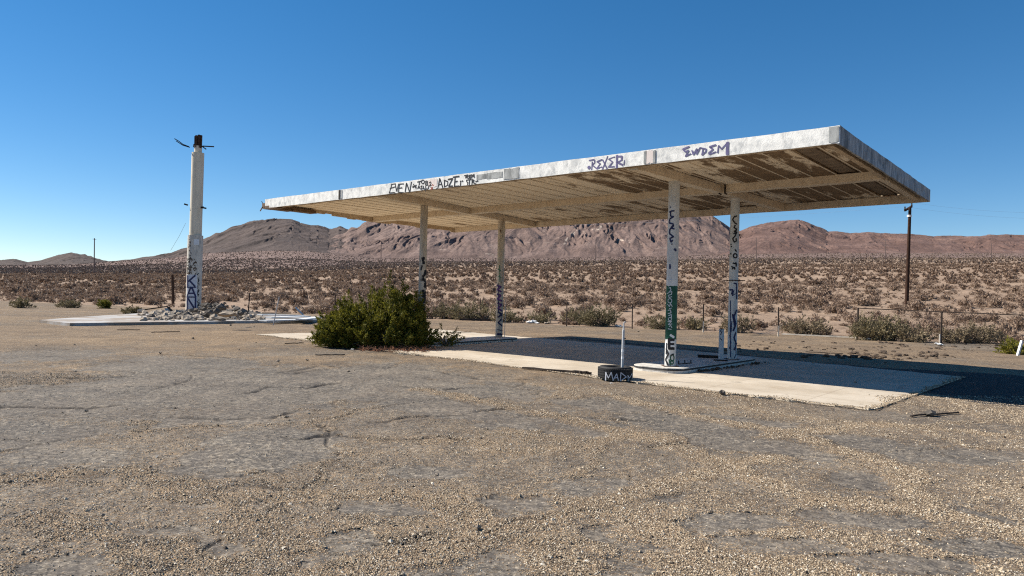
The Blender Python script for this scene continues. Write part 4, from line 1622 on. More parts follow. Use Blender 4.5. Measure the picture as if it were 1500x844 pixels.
for L, r in (([(255.6, 203.2), (262, 207), (268, 211.5), (277, 215)], .03), ([(258, 206.5), (268, 213), (278, 216)], .03), ([(288, 216), (296, 214.5), (302, 218.8)], .04), ([(290, 215), (298, 214.2), (313.5, 215)], .04)):
    mb = MB()
    mb.tube([RY(a, b, sb.y - .1 + .05 * i) for i, (a, b) in enumerate(L)], r, 6)
    mb.build('rod', M['rust_dark'], sp_)
for L in ([(270, 299), (275, 300.5)], [(291, 303.5), (298, 304.5), (302, 305.3)]):
    mb = MB()
    mb.tube([RY(a, b, sb.y - .1) for a, b in L], .055, 6)
    if len(L) == 3: mb.tube([RY(297.5, 302.5, sb.y), RY(297.5, 305, sb.y)], .04, 6)
    mb.build('rod', M['rust_dark'], sp_)
mb = MB()
mb.tube([RY(272, 327, sb.y), RY(262, 347, sb.y - .5), RY(250, 367, sb.y - 1)], .008, 4)
mb.build('cable', M['dark_steel'], sp_)
hs = cyl_hit(sb.x, sb.y, R1)
ns = lambda p: Vector((p.x - sb.x, p.y - sb.y, 0)).normalized()
ZK, SK = (230, 320), 5.63
fill = []
for y_ in range(470, 756, 10): fill.append({'w': .085, 'p': [(248, y_), (262, y_), (290, y_), (318, y_), (330, y_)]})
strokes('graffiti', M['paint_silver'], slv, hs, ns, fill, ZK, SK, .1, gap=.004, seg=.06)
ns2 = ns
mbk = [
    {'w': .13, 'p': [(253, 470), (253, 562)]}, {'w': .10, 'p': [(316, 470), (258, 520)]}, {'w': .10, 'p': [(268, 512), (314, 562)]},
    [(246, 568), (322, 568)], {'w': .10, 'p': [(248, 644), (276, 576), (290, 576), (318, 644)]}, {'w': .09, 'p': [(262, 618), (306, 618)]},
    [(244, 649), (324, 649)], {'w': .12, 'p': [(251, 746), (251, 656)]}, {'w': .10, 'p': [(254, 656), (308, 744)]}, {'w': .10, 'p': [(316, 746), (318, 655)]}, [(246, 752), (314, 754)]]


def lifted(name, mat, parent, lines, off, sc, w, hit, nrm, gap):
    return strokes(name, mat, parent, hit, nrm, lines, off, sc, w, gap=gap, seg=.06)


lifted('graffiti', M['paint_navy'], slv, mbk, ZK, SK, .075, hs, ns, .011)
rr = random.Random(9)
L = []
for k in range(60):
    y_ = 330 + rr.random() * 130
    x_ = 245 + rr.random() * 75
    L.append([(x_, y_), (x_ + rr.uniform(-10, 10), y_ + rr.uniform(4, 16))])
lifted('graffiti', M['soil_dark'], slv, L, ZK, SK, .05, hs, ns, .004)
L = []
for k in range(34):
    y_ = 450 + rr.random() * 290
    L.append([(334 + rr.random() * 14, y_), (332 + rr.random() * 16, y_ + rr.uniform(4, 18))])
lifted('graffiti', M['paint_black'], slv, L, ZK, SK, .05, hs, ns, .004)
L = []
for k in range(40):
    y_ = 170 + rr.random() * 290
    L.append([(260 + rr.random() * 22, y_), (260 + rr.random() * 22, y_ + rr.uniform(3, 14))])
lifted('peeling_paint', M['rust_dark'], slv, L, ZK, SK, .03, hs, ns, .004)
mb = MB()
lifted('patch', M['paint_white'], slv, [{'w': .2, 'p': [(305, 185), (345, 185)]}, {'w': .2, 'p': [(305, 205), (345, 205)]}], ZK, SK, .2, hs, ns, .004)


# ------------------------------------------------------------------ rubble round the sign pole
def lump(px, py, w, h, mat, label, cat='concrete chunk', name='concrete_chunk', z=.12, seed=0, group=None):
    q = G(px, py, z)
    k = q.y / F
    mb = MB()
    mb.rock((q.x, q.y, z + h * k * .42), (w * k / 2, w * k / 2 * .8, h * k / 2), random.Random(seed))
    return tag(mb.build(name, mat, loc=(q.x, q.y, z)), label, cat, group)


BC, BD = M['broken_concrete'], M['broken_dark']
lump(332, 464, 24, 9, BC, 'broad pale slab fragment on top of the rubble heap', seed=1, z=.5)
lump(306, 461, 9, 8, BD, 'square dark hollow block in the rubble right of the sign pole', 'block', 'concrete_block', seed=2, z=.35)
lump(271, 463, 11, 7, BD, 'dark grey boulder at the left foot of the sign pole', 'boulder', 'boulder', seed=3, z=.2)
lump(353, 462, 12, 8, BD, 'dark lump at the right end of the rubble heap', seed=4, z=.3)
lump(317, 461, 9, 10, BD, 'brown jagged lump beside the hollow block', seed=5, z=.4)
lump(345, 463, 10, 7, BC, 'pale wedge between the broad slab and the dark end lump', seed=6, z=.45)
mb = MB()
rr = random.Random(21)
for k in range(620):
    px = rr.gauss(300, 52)
    if px < 205 or px > 385: continue
    env = math.exp(-((px - 322) / 36) ** 2) * .85 + math.exp(-((px - 270) / 30) ** 2) * .35
    py = rr.uniform(458.5, 470)
    zz_ = .12 + env * (1 - abs(py - 463) / 8) * rr.random() * .42
    q = G(px, py, .12)
    s_ = .04 + rr.random() ** 3.5 * .25
    mb.rock((q.x, q.y, max(.12, zz_) + s_ * .2), (s_, s_ * rr.uniform(.6, 1), s_ * rr.uniform(.35, .8)), rr)
o = mb.build('rubble', BC)
tag(o, 'pale broken concrete rubble heaped round the foot of the sign pole', 'rubble', kind='stuff')
mb = MB()
for k in range(170):
    px = rr.gauss(300, 42)
    if px < 205 or px > 385: continue
    py = rr.uniform(457.5, 468)
    q = G(px, py, .12)
    s_ = .04 + rr.random() ** 2.5 * .24
    env = math.exp(-((px - 318) / 38) ** 2)
    mb.rock((q.x, q.y, .14 + env * rr.random() * .7), (s_, s_ * .8, s_ * .6), rr)
tag(mb.build('rubble', BD), 'dark broken rubble and soil mixed into the heap under the sign pole', 'rubble', kind='stuff')
mb = MB()
for k in range(60):
    a_ = 6.28 * k / 60
hb = G(325, 461, .1)
n_ = 20
vs = [(hb.x, hb.y, .44)]
for ring, (rad, hgt) in enumerate(((.7, .36), (1.5, .2), (2.6, .03))):
    for i in range(n_):
        a_ = 2 * PI * i / n_
        r_ = rad * rr.uniform(.8, 1.2)
        vs.append((hb.x + r_ * 1.3 * math.cos(a_), hb.y + r_ * math.sin(a_), hgt * rr.uniform(.8, 1.2)))
fs = [(0, 1 + i, 1 + (i + 1) % n_) for i in range(n_)]
for g_ in range(2):
    b0 = 1 + g_ * n_
    fs += [(b0 + i, b0 + n_ + i, b0 + n_ + (i + 1) % n_, b0 + (i + 1) % n_) for i in range(n_)]
mb.add(vs, fs)
tag(mb.build('rubble', BD), 'low mound of crushed rubble under the loose chunks', 'rubble', kind='stuff')
for L, lab in (([(201, 467), (222, 458), (245, 449)], 'long weathered plank propped on the rubble left of the sign pole'), ([(246, 450), (250, 457), (257, 461)], 'short split board leaning in the rubble by the pole')):
    mb = MB()
    P = [RY(a, b, 41.5) for a, b in L]
    P[0].z = max(P[0].z, .14)
    mb.bar(P[0], P[-1], .2, .06)
    tag(mb.build('plank', M['dark_timber'], loc=P[0]), lab, 'plank')
mb = MB()
P = [RY(244, 452, 42), RY(249, 462, 41.8)]
mb.bar(P[0], P[1], .3, .05)
tag(mb.build('board', M['pale_timber'], loc=P[1]), 'pale upright scrap of board in the rubble left of the pole', 'board')

# loose white boards on the right half of the pad
rr = random.Random(31)
LB = ['long white board lying flat nearest the pad edge', 'white board laid across the pad behind the front board', 'grey white board at the back of the pad', 'thin dark edged batten along the far rim of the pad', 'white board beside the big bush']
for k, (a, b, w) in enumerate((((385, 470.5), (462, 468.8), .5), ((392, 467), (450, 465.6), .5), ((380, 463.8), (440, 463), .4), ((360, 460), (426, 460.5), .18), ((440, 471), (468, 465.5), .45))):
    q0, q1 = G(*a, .13), G(*b, .13)
    mb = MB()
    mb.bar((q0.x, q0.y, .15 + .04 * k % .09), (q1.x, q1.y, .16 + .05 * (k % 2)), w, .05)
    tag(mb.build('board', M['white_board'] if k != 3 else M['dark_timber'], loc=q0), LB[k], 'board')
for (a, b, r_, mname, lab) in (((400.5, 473), (409, 434.5), .022, 'galvanised', 'thin slanting metal rod standing in the pad near the white boards'),
                               ((446, 461), (433, 450.5), .05, 'white_board', 'short white stick leaning at the back of the pad'),
                               ((363, 463), (366, 429), .03, 'rust_dark', 'dark rebar stake behind the right end of the rubble'),
                               ((206, 446), (218, 425), .02, 'dark_timber', 'thin bleached branch leaning left of the sign pole')):
    q0 = G(*a, .1 if mname != 'dark_timber' else 0)
    q1 = RY(*b, q0.y)
    mb = MB()
    mb.tube([q0 - Vector((0, 0, .1)), q1], r_, 7)
    tag(mb.build('stake', M[mname], loc=q0), lab, 'stake')
q0 = G(253.5, 449)
mb = MB()
mb.tube([(q0.x, q0.y, -.1), (q0.x - .05, q0.y, RY(253, 425, q0.y).z), RY(252.5, 403, q0.y)], [.12, .11, .1], 8)
tag(mb.build('wooden_stake', M['rust'], loc=q0), 'tall dark rusty stake standing left of the sign pole', 'stake')


# ------------------------------------------------------------------ the big bush and other greenery
def spray_bush(center, lobes, nsp, nlf, ls, seed, sun=None):
    """upward tufts of fine leaves on many stems: returns (stems MB, leaf V, leaf T)"""
    g = np.random.default_rng(seed)
    st = MB()
    LV, LT = [], []
    cx, cy = center
    for k in range(nsp):
        lx, ly, rx, ry, rz = lobes[g.integers(len(lobes))]
        az = g.random() * 2 * PI
        ez = math.asin(g.random() ** .75)
        u_ = g.random()
        rad = (.55 + .45 * g.random()) if u_ < .74 else (1.0 + .18 * g.random() if u_ < .79 else g.random() * .6)
        d = np.array([math.cos(az) * math.cos(ez), math.sin(az) * math.cos(ez), math.sin(ez)])
        tip = np.array([cx + lx, cy + ly, 0]) + d * np.array([rx, ry, rz]) * rad
        tip[2] = max(tip[2], .08)
        root = np.array([cx + lx * .7 + g.normal(0, .12), cy + ly * .7 + g.normal(0, .12), 0.0])
        mid = root + (tip - root) * .5 + np.array([0, 0, .12 + .1 * g.random()])
        if k % 2 == 0: st.tube([Vector(root), Vector(mid), Vector(tip)], [.02, .012, .004], 4, False)
        dirv = (tip - mid)
        dirv = dirv / (np.linalg.norm(dirv) + 1e-9) * .75 + np.array([0, 0, .75]) + g.normal(0, .25, 3)
        dirv /= np.linalg.norm(dirv)
        ln = .20 + .26 * g.random()
        n = nlf
        tt = g.random(n) ** .8
        ax = tip[None] + dirv[None] * (tt * ln)[:, None]
        rr_ = g.normal(0, 1, (n, 3)) * (.075 * (1.15 - tt))[:, None]
        p = ax + rr_
        a = dirv[None] * .9 + g.normal(0, .55, (n, 3))
        a /= np.linalg.norm(a, axis=1)[:, None]
        b = np.cross(a, g.normal(0, 1, (n, 3)))
        b /= np.linalg.norm(b, axis=1)[:, None] + 1e-9
        s_ = ls * (.6 + .8 * g.random(n))[:, None]
        p[:, 2] = np.maximum(p[:, 2], .02)
        base = len(LV) * 3 * n
        tri = np.stack([p - b * s_ * .22, p + b * s_ * .22, p + a * s_], 1).reshape(-1, 3)
        LV.append(tri)
    V = np.vstack(LV)
    return st, V, np.arange(len(V)).reshape(-1, 3)


def greenery(name, center, lobes, nsp, nlf, ls, seed, leaf, stem, label, cat='bush', group=None):
    st, V, T = spray_bush((0, 0), lobes, nsp, nlf, ls, seed)
    z = float(tz(center[0], center[1])) if center[1] > 30 else 0.0
    e = empty(name, (center[0], center[1], z), label, cat, group)
    me = np_mesh('foliage', V, T, [M[leaf]])
    np_obj('foliage', me, (0, 0, 0), e)
    for i in range(len(st.v)): st.v[i] = st.v[i] + Vector((center[0], center[1], z))
    st.build('stems', M[stem], e)
    return e


bc = G(548, 511)
big = greenery('green_bush', (bc.x, bc.y + .75), [(.35, .25, 1.1, 1.0, 1.62), (-.35, .0, 1.05, 1.0, 1.2), (-.9, -.1, .75, .8, 1.0), (-1.12, -.25, .55, .6, .6), (.72, .2, .62, .7, 1.42), (.05, -.4, 1.25, .7, .85), (.85, -.1, .5, .6, .8)],
               1250, 66, .075, 3, 'bush_leaf', 'twig_grey', 'big dense dark green bush growing against the post at the left pump island')
mb = MB()
rr = random.Random(77)
for k in range(420):
    px, py = rr.uniform(528, 640), rr.uniform(506, 516)
    q = G(px, py, .03)
    a = rr.random() * 6.28
    ln = .05 + rr.random() * .28
    mb.bar((q.x, q.y, .02 + rr.random() * .06), (q.x + ln * math.cos(a), q.y + ln * math.sin(a) * .5, .03 + rr.random() * .12), .01, .01)
mb.build('dead_twigs', M['dead_twig'], big)
sbp = G(652, 508)
greenery('small_bush', (sbp.x, sbp.y), [(-.1, 0, .28, .3, .36), (.15, .1, .2, .2, .26), (.0, 0, .3, .2, .48)], 38, 26, .07, 4, 'bush_leaf', 'twig_grey', 'small sparse green plant right of the big bush at the island end')
for (px, py, w, h, lab, leaf, n, sd) in (
        (690, 470, 64, 32, 'broad olive green bush behind the left pump island', 'olive_leaf', 330, 41), (655, 468, 40, 26, 'rounded olive bush showing past the right side of the big bush', 'olive_leaf', 200, 42),
        (880, 479, 62, 36, 'olive green bush behind the thin pole in the tyre', 'olive_leaf', 340, 43), (845, 476, 40, 24, 'small olive bush left of the bush behind the tyre pole', 'olive_leaf', 170, 44),
        (972, 483, 44, 24, 'low olive bush behind the foot of the green painted post', 'olive_leaf', 170, 45), (1303, 500, 88, 40, 'large olive creosote bush inside the chain link fence in front of the utility pole', 'olive_leaf', 520, 46),
        (1347, 502, 48, 22, 'low grey green bush at the foot of the second chain link post', 'dry_leaf', 150, 47), (1448, 504, 70, 28, 'wide brown green bush behind the right end of the chain link fence', 'dry_leaf', 260, 48),
        (1085, 488, 46, 30, 'brownish bush behind the far right post of the canopy', 'dry_leaf', 190, 49), (1190, 492, 70, 26, 'low brown green bush left of the chain link fence', 'dry_leaf', 220, 50),
        (1403, 503, 40, 20, 'small brown green bush between the second fence post and the wide bush', 'dry_leaf', 120, 51), (740, 473, 44, 22, 'low olive bush behind the post with purple scrawls', 'olive_leaf', 150, 52),
        (790, 474, 36, 18, 'small olive bush midway between the purple post and the tyre pole', 'olive_leaf', 110, 53), (1022, 484, 30, 18, 'small olive bush between the two right hand posts', 'olive_leaf', 100, 54)):
    q = G(px, py)
    k = q.y / F
    rx, rz = w * k / 2, h * k
    greenery('fence_bush', (q.x, q.y + rx * .6), [(0, 0, rx, rx * .7, rz * .8), (-rx * .4, 0, rx * .6, rx * .5, rz * .6), (rx * .4, .1, rx * .6, rx * .5, rz * .62)], int(n * .6), 22, .10, sd, leaf, 'twig_grey', lab, 'bush', 'bushes along the fence line')
for (px, py, w, h, lab, leaf, sd) in ((193, 461, 13, 8, 'tiny round grey green weed left of the rubble', 'olive_leaf', 61), (152, 452, 14, 10, 'small yellow green weed on the lot edge at left', 'bush_leaf', 62),
                                 (28, 451, 26, 12, 'dark weedy clump on the lot edge at far left', 'olive_leaf', 63), (98, 451, 30, 8, 'low weed left of the yellow green weed', 'olive_leaf', 64),
                                 (1488, 519, 24, 14, 'bright green weed round the white stake at far right', 'bush_leaf', 65)):
    q = G(px, py)
    k = q.y / F
    rx, rz = w * k / 2, h * k
    greenery('weed', (q.x, q.y + rx * .3), [(0, 0, rx, rx * .8, rz * .8)], 60, 30, .1 if px < 1000 else .08, sd, leaf, 'twig_grey', lab, 'weed', 'weeds on the edge of the lot')


# ------------------------------------------------------------------ fences
def fence_post(px, ybase, ytop, label, mat='fence_rust', r=.035, pale=.0):
    q = G(px, ybase)
    t = RY(px + .5, ytop, q.y)
    e = empty('fence_post', (q.x, q.y, 0), label, 'fence post', 'bare posts of the vanished fence')
    mb = MB()
    mb.tube([(q.x, q.y, -.1), t], r, 8)
    mb.build('shaft', M[mat], e, smooth=True)
    if pale:
        mb = MB()
        mb.tube([(q.x, q.y, 0), (q.x, q.y, pale)], r * 1.08, 8)
        mb.build('sleeve', M['pale_timber'], e, smooth=True)
    return q


fence_post(830, 478, 440, 'rusty bare fence post behind the thin pole, nearest the olive bush', r=.03)
fence_post(926, 482, 445, 'thin rusty fence post between the tyre pole and the green painted post', r=.03)
fence_post(1030, 487, 445, 'bare fence post with pale lower sleeve between the two right canopy posts', r=.035, pale=.55)
fence_post(1140, 493, 450, 'bare fence post with pale lower sleeve right of the far canopy post', r=.035, pale=.5)
fence_post(703, 468, 437, 'thin fence post in the olive bush between the two left canopy posts', r=.03)
fence_post(490.5, 470, 432, 'thin fence post behind the left shoulder of the big bush', r=.03)

fq = [G(1256, 497), G(1378.5, 503), G(1530, 511)]
ft = [RY(1257.5, 451.5, fq[0].y).z, RY(1380.5, 457, fq[1].y).z, RY(1532, 463, fq[2].y).z]
fence = empty('chain_link_fence', (*fq[0][:2], 0), 'rusty chain link fence with a top rail standing in front of the utility pole', 'fence')
for q, z in zip(fq, ft):
    mb = MB()
    mb.tube([(q.x, q.y, -.1), (q.x, q.y, z + .02)], .04, 10)
    pst = mb.build('post', M['fence_rust'], fence, smooth=True)
    mb = MB()
    mb.tube([(q.x - .09, q.y - .05, 0), (q.x - .09, q.y - .05, .40)], .032, 8)
    mb.build('sleeve', M['pale_timber'], pst, smooth=True)
mb = MB()
mb.tube([(q.x, q.y, z) for q, z in zip(fq, ft)], .021, 8)
mb.build('top_rail', M['fence_rust'], fence, smooth=True)
mb = MB()
for (a, za), (b, zb) in zip(list(zip(fq, ft))[:-1], list(zip(fq, ft))[1:]):
    L_ = (b - a).length
    n = int(L_ / .10)
    hgt = (za + zb) / 2
    d = (b - a) / L_
    for i in range(-int(hgt / .10), n):
        for sg in (1, -1):
            x0 = i * .10
            P = []
            for zc in (0.03, hgt):
                xx = x0 + (zc if sg > 0 else hgt - zc)
                P.append((xx, zc))
            (xa, z_a), (xb, z_b) = P
            if xa > xb: (xa, z_a), (xb, z_b) = (xb, z_b), (xa, z_a)
            if xb < 0 or xa > L_: continue
            if xa < 0: z_a += (z_b - z_a) * (-xa / (xb - xa)); xa = 0
            if xb > L_: z_b += (z_a - z_b) * ((xb - L_) / (xb - xa)); xb = L_
            qa, qb = a + d * xa, a + d * xb
            mb.bar((qa.x, qa.y, z_a), (qb.x, qb.y, z_b), .004, .004)
mb.build('mesh', M['fence_rust'], fence)
q0, q1 = G(1145, 491), G(1255, 496.5)
mb = MB()
mb.bar((q0.x, q0.y, .06), (q1.x, q1.y, .06), .07, .06)
tag(mb.build('fallen_rail', M['pale_timber'], loc=q0), 'pale fallen rail lying on the ground left of the chain link fence', 'rail')
q0 = G(1490, 521)
mb = MB()
mb.bar((q0.x, q0.y, -.05), RY(1497, 499, q0.y), .09, .05)
tag(mb.build('white_stake', M['paint_white'], loc=q0), 'leaning white stake in the green weed at the far right', 'stake')
q0, q1 = G(1105, 489), G(1138, 470)
mb = MB()                        # sagging remnant of mesh left of the bare post
a, b = G(1098, 492), G(1139, 492.5)
for i in range(26):
    t = i / 25
    p = a + (b - a) * t
    mb.bar((p.x, p.y, .02), (p.x + .25, p.y, .04 + .62 * t ** 1.6), .006, .006)
    mb.bar((p.x + .25, p.y, .02), (p.x, p.y, .04 + .62 * t ** 1.6), .006, .006)
tag(mb.build('fence_mesh', M['wire_steel'], loc=a), 'sagging scrap of wire mesh hanging from a bare fence post', 'wire mesh')


# ------------------------------------------------------------------ utility poles and wires
ub = G(1327.5, 466)
Yu = 62.0
ubase = RY(1327.5, 466, Yu)
gz = float(tz(ubase.x, Yu))
pole = empty('utility_pole', (ubase.x, Yu, gz), 'dark wooden utility pole with a short crossarm rising behind the chain link fence', 'utility pole')
top = RY(1333, 304, Yu)
mb = MB()
mb.tube([(ubase.x, Yu, gz - .3), Vector((ubase.x, Yu, gz)).lerp(top, .5), top], [.165, .145, .118], 14)
mb.build('shaft', M['pole_wood'], pole, smooth=True)
mb = MB()
ca_, cb_ = RY(1325.5, 308.5, Yu - .2), RY(1335.5, 302.5, Yu + 1.2)
mb.bar(ca_, cb_, .14, .16)
arm = mb.build('crossarm', M['pole_wood'], pole)
for q in (ca_, cb_):
    mb = MB()
    mb.tube([q, q + Vector((0, 0, .12)), q + Vector((0, 0, .18)), q + Vector((0, 0, .34))], [.04, .09, .05, .07], 8)
    mb.build('insulator', M['dark_steel'], arm)
mb = MB()
q = RY(1332, 318, Yu)
mb.tube([q, q + Vector((0, 0, .18))], .185, 14)
mb.build('band', M['litter_white'], pole)
for (a, b, Y1, lab) in ((ca_ + Vector((0, 0, .34)), (1640, 316), 75, 'lower power wire running right from the dark utility pole'), (cb_ + Vector((0, 0, .34)), (1640, 306), 76, 'upper power wire running right from the dark utility pole'),
                        (ca_ + Vector((0, 0, .34)), (600, 330), 85, 'lower power wire running left from the dark utility pole behind the canopy'), (cb_ + Vector((0, 0, .34)), (600, 322), 86, 'upper power wire running left from the dark utility pole behind the canopy')):
    e_ = RY(*b, Y1)
    pts = []
    for i in range(15):
        t = i / 14
        p = a.lerp(e_, t)
        p.z -= 1.3 * 4 * t * (1 - t) * .5
        pts.append(p)
    mb = MB()
    mb.tube(pts, .0045, 4, False)
    tag(mb.build('power_wire', M['wire_thin'], loc=a), lab, 'wire')
far_lab = ['distant pole standing alone at the far left below the low hills', 'distant thin pole between the big bush and the sloping hills', 'distant pole framed between the left and right pairs of canopy posts',
           'distant pole just right of the far canopy post', 'distant pole left of the dark utility pole', 'distant pole at the right edge of the desert']
tops = []
for (px, yt, yb, Y, lab) in zip((138, 558, 872.5, 1108, 1297, 1452), (349, 353, 350, 348, 351, 356), (397, 388, 382, 377, 377, 380), (330, 400, 420, 470, 500, 530), far_lab):
    q = RY(px, yb, Y)
    z = float(tz(q.x, Y))
    t = RY(px + .4, yt, Y)
    e = empty('distant_pole', (q.x, Y, z), lab, 'utility pole', 'distant poles crossing the plain')
    mb = MB()
    mb.tube([(q.x, Y, z - .5), t], [.26, .2], 8)
    mb.build('shaft', M['utility_grey'], e, smooth=True)
    mb = MB()
    mb.bar(t + Vector((-.2, -1.1, -.5)), t + Vector((.2, 1.1, -.5)), .15, .15)
    mb.build('crossarm', M['utility_grey'], e)
    tops.append(t)
for i, (a, b) in enumerate(zip(tops[1:-1], tops[2:])):
    mb = MB()
    pts = []
    for k in range(9):
        p = a.lerp(b, k / 8)
        p.z -= 5.0 * 4 * (k / 8) * (1 - k / 8) * .5 + 5
        pts.append(p)
    pts[0].z, pts[-1].z = a.z - .6, b.z - .6
    mb.tube(pts, .02, 3, False)
    tag(mb.build('distant_wire', M['utility_grey'], loc=a), ['far wire between the pole by the big bush and the pole in mid canopy', 'far wire between the mid canopy pole and the pole by the far post', 'far wire from the pole by the far post towards the dark pole',
                                                            'far wire between the pole left of the dark pole and the rightmost one'][i], 'wire')

# ------------------------------------------------------------------ litter and stones on the lot
def stick(a, b, w, h, mat, lab, cat='stick', z=.02, name='stick'):
    q0, q1 = G(*a, z), G(*b, z)
    mb = MB()
    n = 6
    rr_ = random.Random(int(a[0]))
    P = [q0.lerp(q1, i / n) + Vector((rr_.uniform(-.02, .02), rr_.uniform(-.02, .02), h / 2 + rr_.uniform(0, .012))) for i in range(n + 1)]
    for p0, p1 in zip(P[:-1], P[1:]): mb.bar(p0, p1 + (p1 - p0) * .04, w, h)
    return tag(mb.build(name, M[mat], loc=q0), lab, cat)


stick((764, 540), (866, 548.5), .07, .035, 'dark_timber', 'long dark timber strip along the near concrete edge left of the tyre')
stick((840, 546.5), (862, 548.5), .12, .05, 'dark_timber', 'stubby dark splinter at the right end of the long timber strip')
stick((1334, 611), (1402, 606), .03, .02, 'dark_timber', 'thin pole lying alone on the gravel at the right', z=.0)
q = G(1362, 609)
mb = MB()
mb.rock((q.x, q.y, .03), (.09, .07, .05), random.Random(5))
tag(mb.build('stone', M['broken_dark'], loc=q), 'dark stone resting on the thin pole at the right', 'stone')
for (a, b, c_, lab) in (((505, 483.5), (545, 482), 'dark_timber', 'dark batten lying on the gravel behind the big bush'), ((418, 504), (445, 503), 'dark_timber', 'short dark stick on the gravel left of the big bush'),
                        ((462, 521), (505, 520.5), 'dark_timber', 'dark stick on the gravel just in front of the big bush'), ((632, 488.5), (690, 487), 'dark_timber', 'dark batten lying on the concrete right of the big bush'),
                        ((172, 484), (205, 483.6), 'dark_timber', 'dark splinter in front of the left pad'), ((222, 487.5), (262, 486), 'dark_timber', 'dark stick on the gravel midway before the left pad'),
                        ((1180, 516), (1235, 519), 'dark_timber', 'dark broken branch on the dirt beyond the canopy shadow')):
    stick(a, b, .035, .022, c_, lab, z=.01 if c_ == 'dark_timber' and a[0] != 632 else .03)
q = G(1058, 579)
mb = MB()
mb.rock((q.x, q.y, .05), (.07, .06, .05), random.Random(8))
tag(mb.build('stone', M['broken_dark'], loc=q), 'dark round stone on the sunlit concrete edge right of the tyre', 'stone')
mb = MB()
rr = random.Random(18)
for k in range(60):
    t = rr.random()
    q = Vector((3.69, 15.04)).lerp(Vector((6.5, 18.2)), .12 + .9 * t) - UD * rr.uniform(.0, .16)
    s_ = .012 + .035 * rr.random() ** 2
    mb.rock((q.x, q.y, .03 + s_ * .5), (s_, s_, s_ * .7), rr)
tag(mb.build('spalled_grit', M['soil_dark'], loc=(5, 16.5, 0)), 'dark spalled grit along the foot of the near pump island', 'grit', kind='stuff')
q = G(682, 467)
mb = MB()
mb.rock((q.x, q.y, .12), (.55, .3, .14), random.Random(14))
tag(mb.build('crumpled_sheet', M['litter_white'], loc=q), 'crumpled white sheet lying before the olive bush behind the left island', 'litter')
q = G(700, 470)
mb = MB()
mb.bar((q.x - 1.1, q.y, .06), (q.x + 1.2, q.y - .2, .1), .35, .1)
tag(mb.build('plank', M['dark_timber'], loc=q), 'dark plank lying behind the crumpled white sheet', 'plank')
for k, (px, py, w, lab) in enumerate(((640, 508, 6, 'white crumpled litter at the right foot of the big bush'), (516, 513.5, 5, 'white scrap of litter at the front of the big bush'), (780, 474, 20, 'heap of pale trash behind the canopy shadow right of the purple post'),
                                      (800, 475, 14, 'grey flattened trash at the right end of the pale trash heap'), (905, 479, 12, 'white trash at the foot of the olive bush behind the tyre pole'), (1270, 498, 10, 'white litter at the left foot of the chain link fence'),
                                      (1375, 506, 12, 'white rubbish at the foot of the middle chain link post'), (896, 564, 5, 'white pebble of litter under the tyre'))):
    q = G(px, py)
    s_ = w * q.y / F / 2
    mb = MB()
    rr_ = random.Random(50 + k)
    for j in range(4): mb.rock((q.x + rr_.uniform(-.7, .7) * s_, q.y + rr_.uniform(-.3, .3) * s_, .03 + s_ * .15 * j * .5), (s_ * .5, s_ * .4, s_ * .22), rr_)
    tag(mb.build('litter', M['litter_white'] if k != 3 else M['stone'], loc=q), lab, 'litter')
st_me = []
for k in range(5):
    mb = MB()
    mb.rock((0, 0, .3), (1, .8, .6), random.Random(90 + k))
    o = mb.build('loose_stone', M['stone'], loc=(0, 0, 0))
    st_me.append(o)
rr = random.Random(44)
spots = []
for k in range(64):
    px, py = rr.uniform(0, 1500), rr.uniform(468, 620) if k > 34 else rr.uniform(475, 560)
    if 480 < px < 660 and py < 520: continue
    spots.append((px, py))
for (px, py) in [(700, 778), (860, 820), (1183, 834), (220, 688), (640, 700), (150, 760)]: spots.append((px, py))
for k, (px, py) in enumerate(spots):
    q = G(px, py)
    inside = False
    o = st_me[k % 5] if k < 5 else st_me[k % 5].copy()
    if k >= 5: COL.objects.link(o)
    s_ = (.010 + .026 * rr.random() ** 2) * (.6 + q.y / 24)
    o.location = (q.x, q.y, .02)
    o.scale = (s_, s_, s_)
    o.rotation_euler = (0, 0, rr.random() * 6.28)
    tag(o, 'small loose brown stone lying on the open lot', 'stone', 'loose stones on the lot')
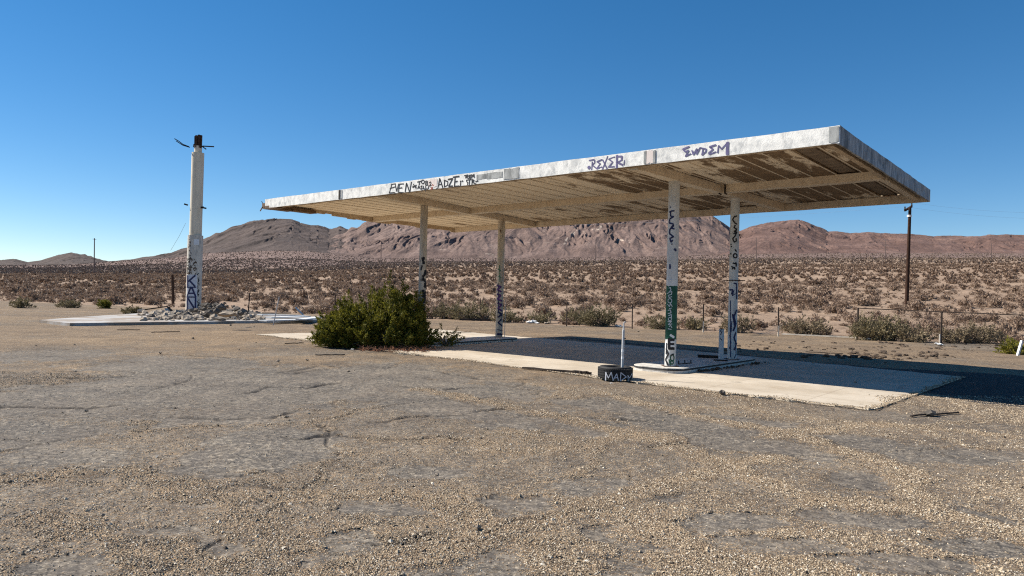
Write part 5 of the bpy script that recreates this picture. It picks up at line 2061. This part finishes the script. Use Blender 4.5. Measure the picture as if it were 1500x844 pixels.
# low dirt clods thrown up between the canopy shadow and the fence
mb = MB()
for k in range(260):
    px, py = rr.uniform(1050, 1480), rr.gauss(509, 5)
    if rr.random() < .5: px, py = rr.gauss(1290, 60), rr.gauss(522, 3)
    q = G(px, py)
    s_ = .03 + .09 * rr.random() ** 3
    mb.rock((q.x, q.y, s_ * .2), (s_, s_, s_ * .55), rr)
tag(mb.build('dirt_clods', M['soil_dark'], loc=(10, 25, 0)), 'dark dirt clods scattered between the canopy shadow and the fence', 'dirt', kind='stuff')

# ------------------------------------------------------------------ daylight
SUN_AZ, SUN_EL = math.radians(-15.9), math.radians(39.8)      # shadows run this way on the ground
toward = Vector((-math.cos(SUN_AZ) * math.cos(SUN_EL), -math.sin(SUN_AZ) * math.cos(SUN_EL), math.sin(SUN_EL)))
sd_ = bpy.data.lights.new('sun', 'SUN')
sd_.energy = 5.0
sd_.angle = math.radians(.53)
sd_.color = (1.0, .93, .82)
so = bpy.data.objects.new('sun', sd_)
COL.objects.link(so)
so.rotation_euler = (-toward).to_track_quat('-Z', 'Y').to_euler()
W = bpy.data.worlds.new('World')
S.world = W
W.use_nodes = True
nt = W.node_tree
bg = nt.nodes['Background']
sk = nt.nodes.new('ShaderNodeTexSky')
sk.sky_type = 'NISHITA'
sk.sun_disc = False
sk.sun_elevation = SUN_EL
sk.sun_rotation = math.atan2(toward.x, toward.y)
sk.altitude = 900
sk.air_density = .8
sk.dust_density = 0.0
sk.ozone_density = 2.2
hs_ = nt.nodes.new('ShaderNodeHueSaturation')
hs_.inputs['Saturation'].default_value = 1.46
hs_.inputs['Value'].default_value = 1.84
gm_ = nt.nodes.new('ShaderNodeGamma')
gm_.inputs[1].default_value = .82
nt.links.new(sk.outputs[0], gm_.inputs[0])
nt.links.new(gm_.outputs[0], hs_.inputs['Color'])
nt.links.new(hs_.outputs[0], bg.inputs[0])
bg.inputs[1].default_value = .0515
S.view_settings.view_transform = 'Standard'
S.view_settings.look = 'None'
S.view_settings.exposure = 0.86
S.view_settings.gamma = 1.0
S.cycles.max_bounces = 8
S.cycles.diffuse_bounces = 4
S.cycles.transparent_max_bounces = 4
S.cycles.use_adaptive_sampling = True
S.cycles.adaptive_threshold = .01
S.cycles.use_denoising = False
S.cycles.denoising_input_passes = 'RGB_ALBEDO_NORMAL'
S.cycles.denoising_prefilter = 'ACCURATE'
S.cycles.filter_width = 1.15
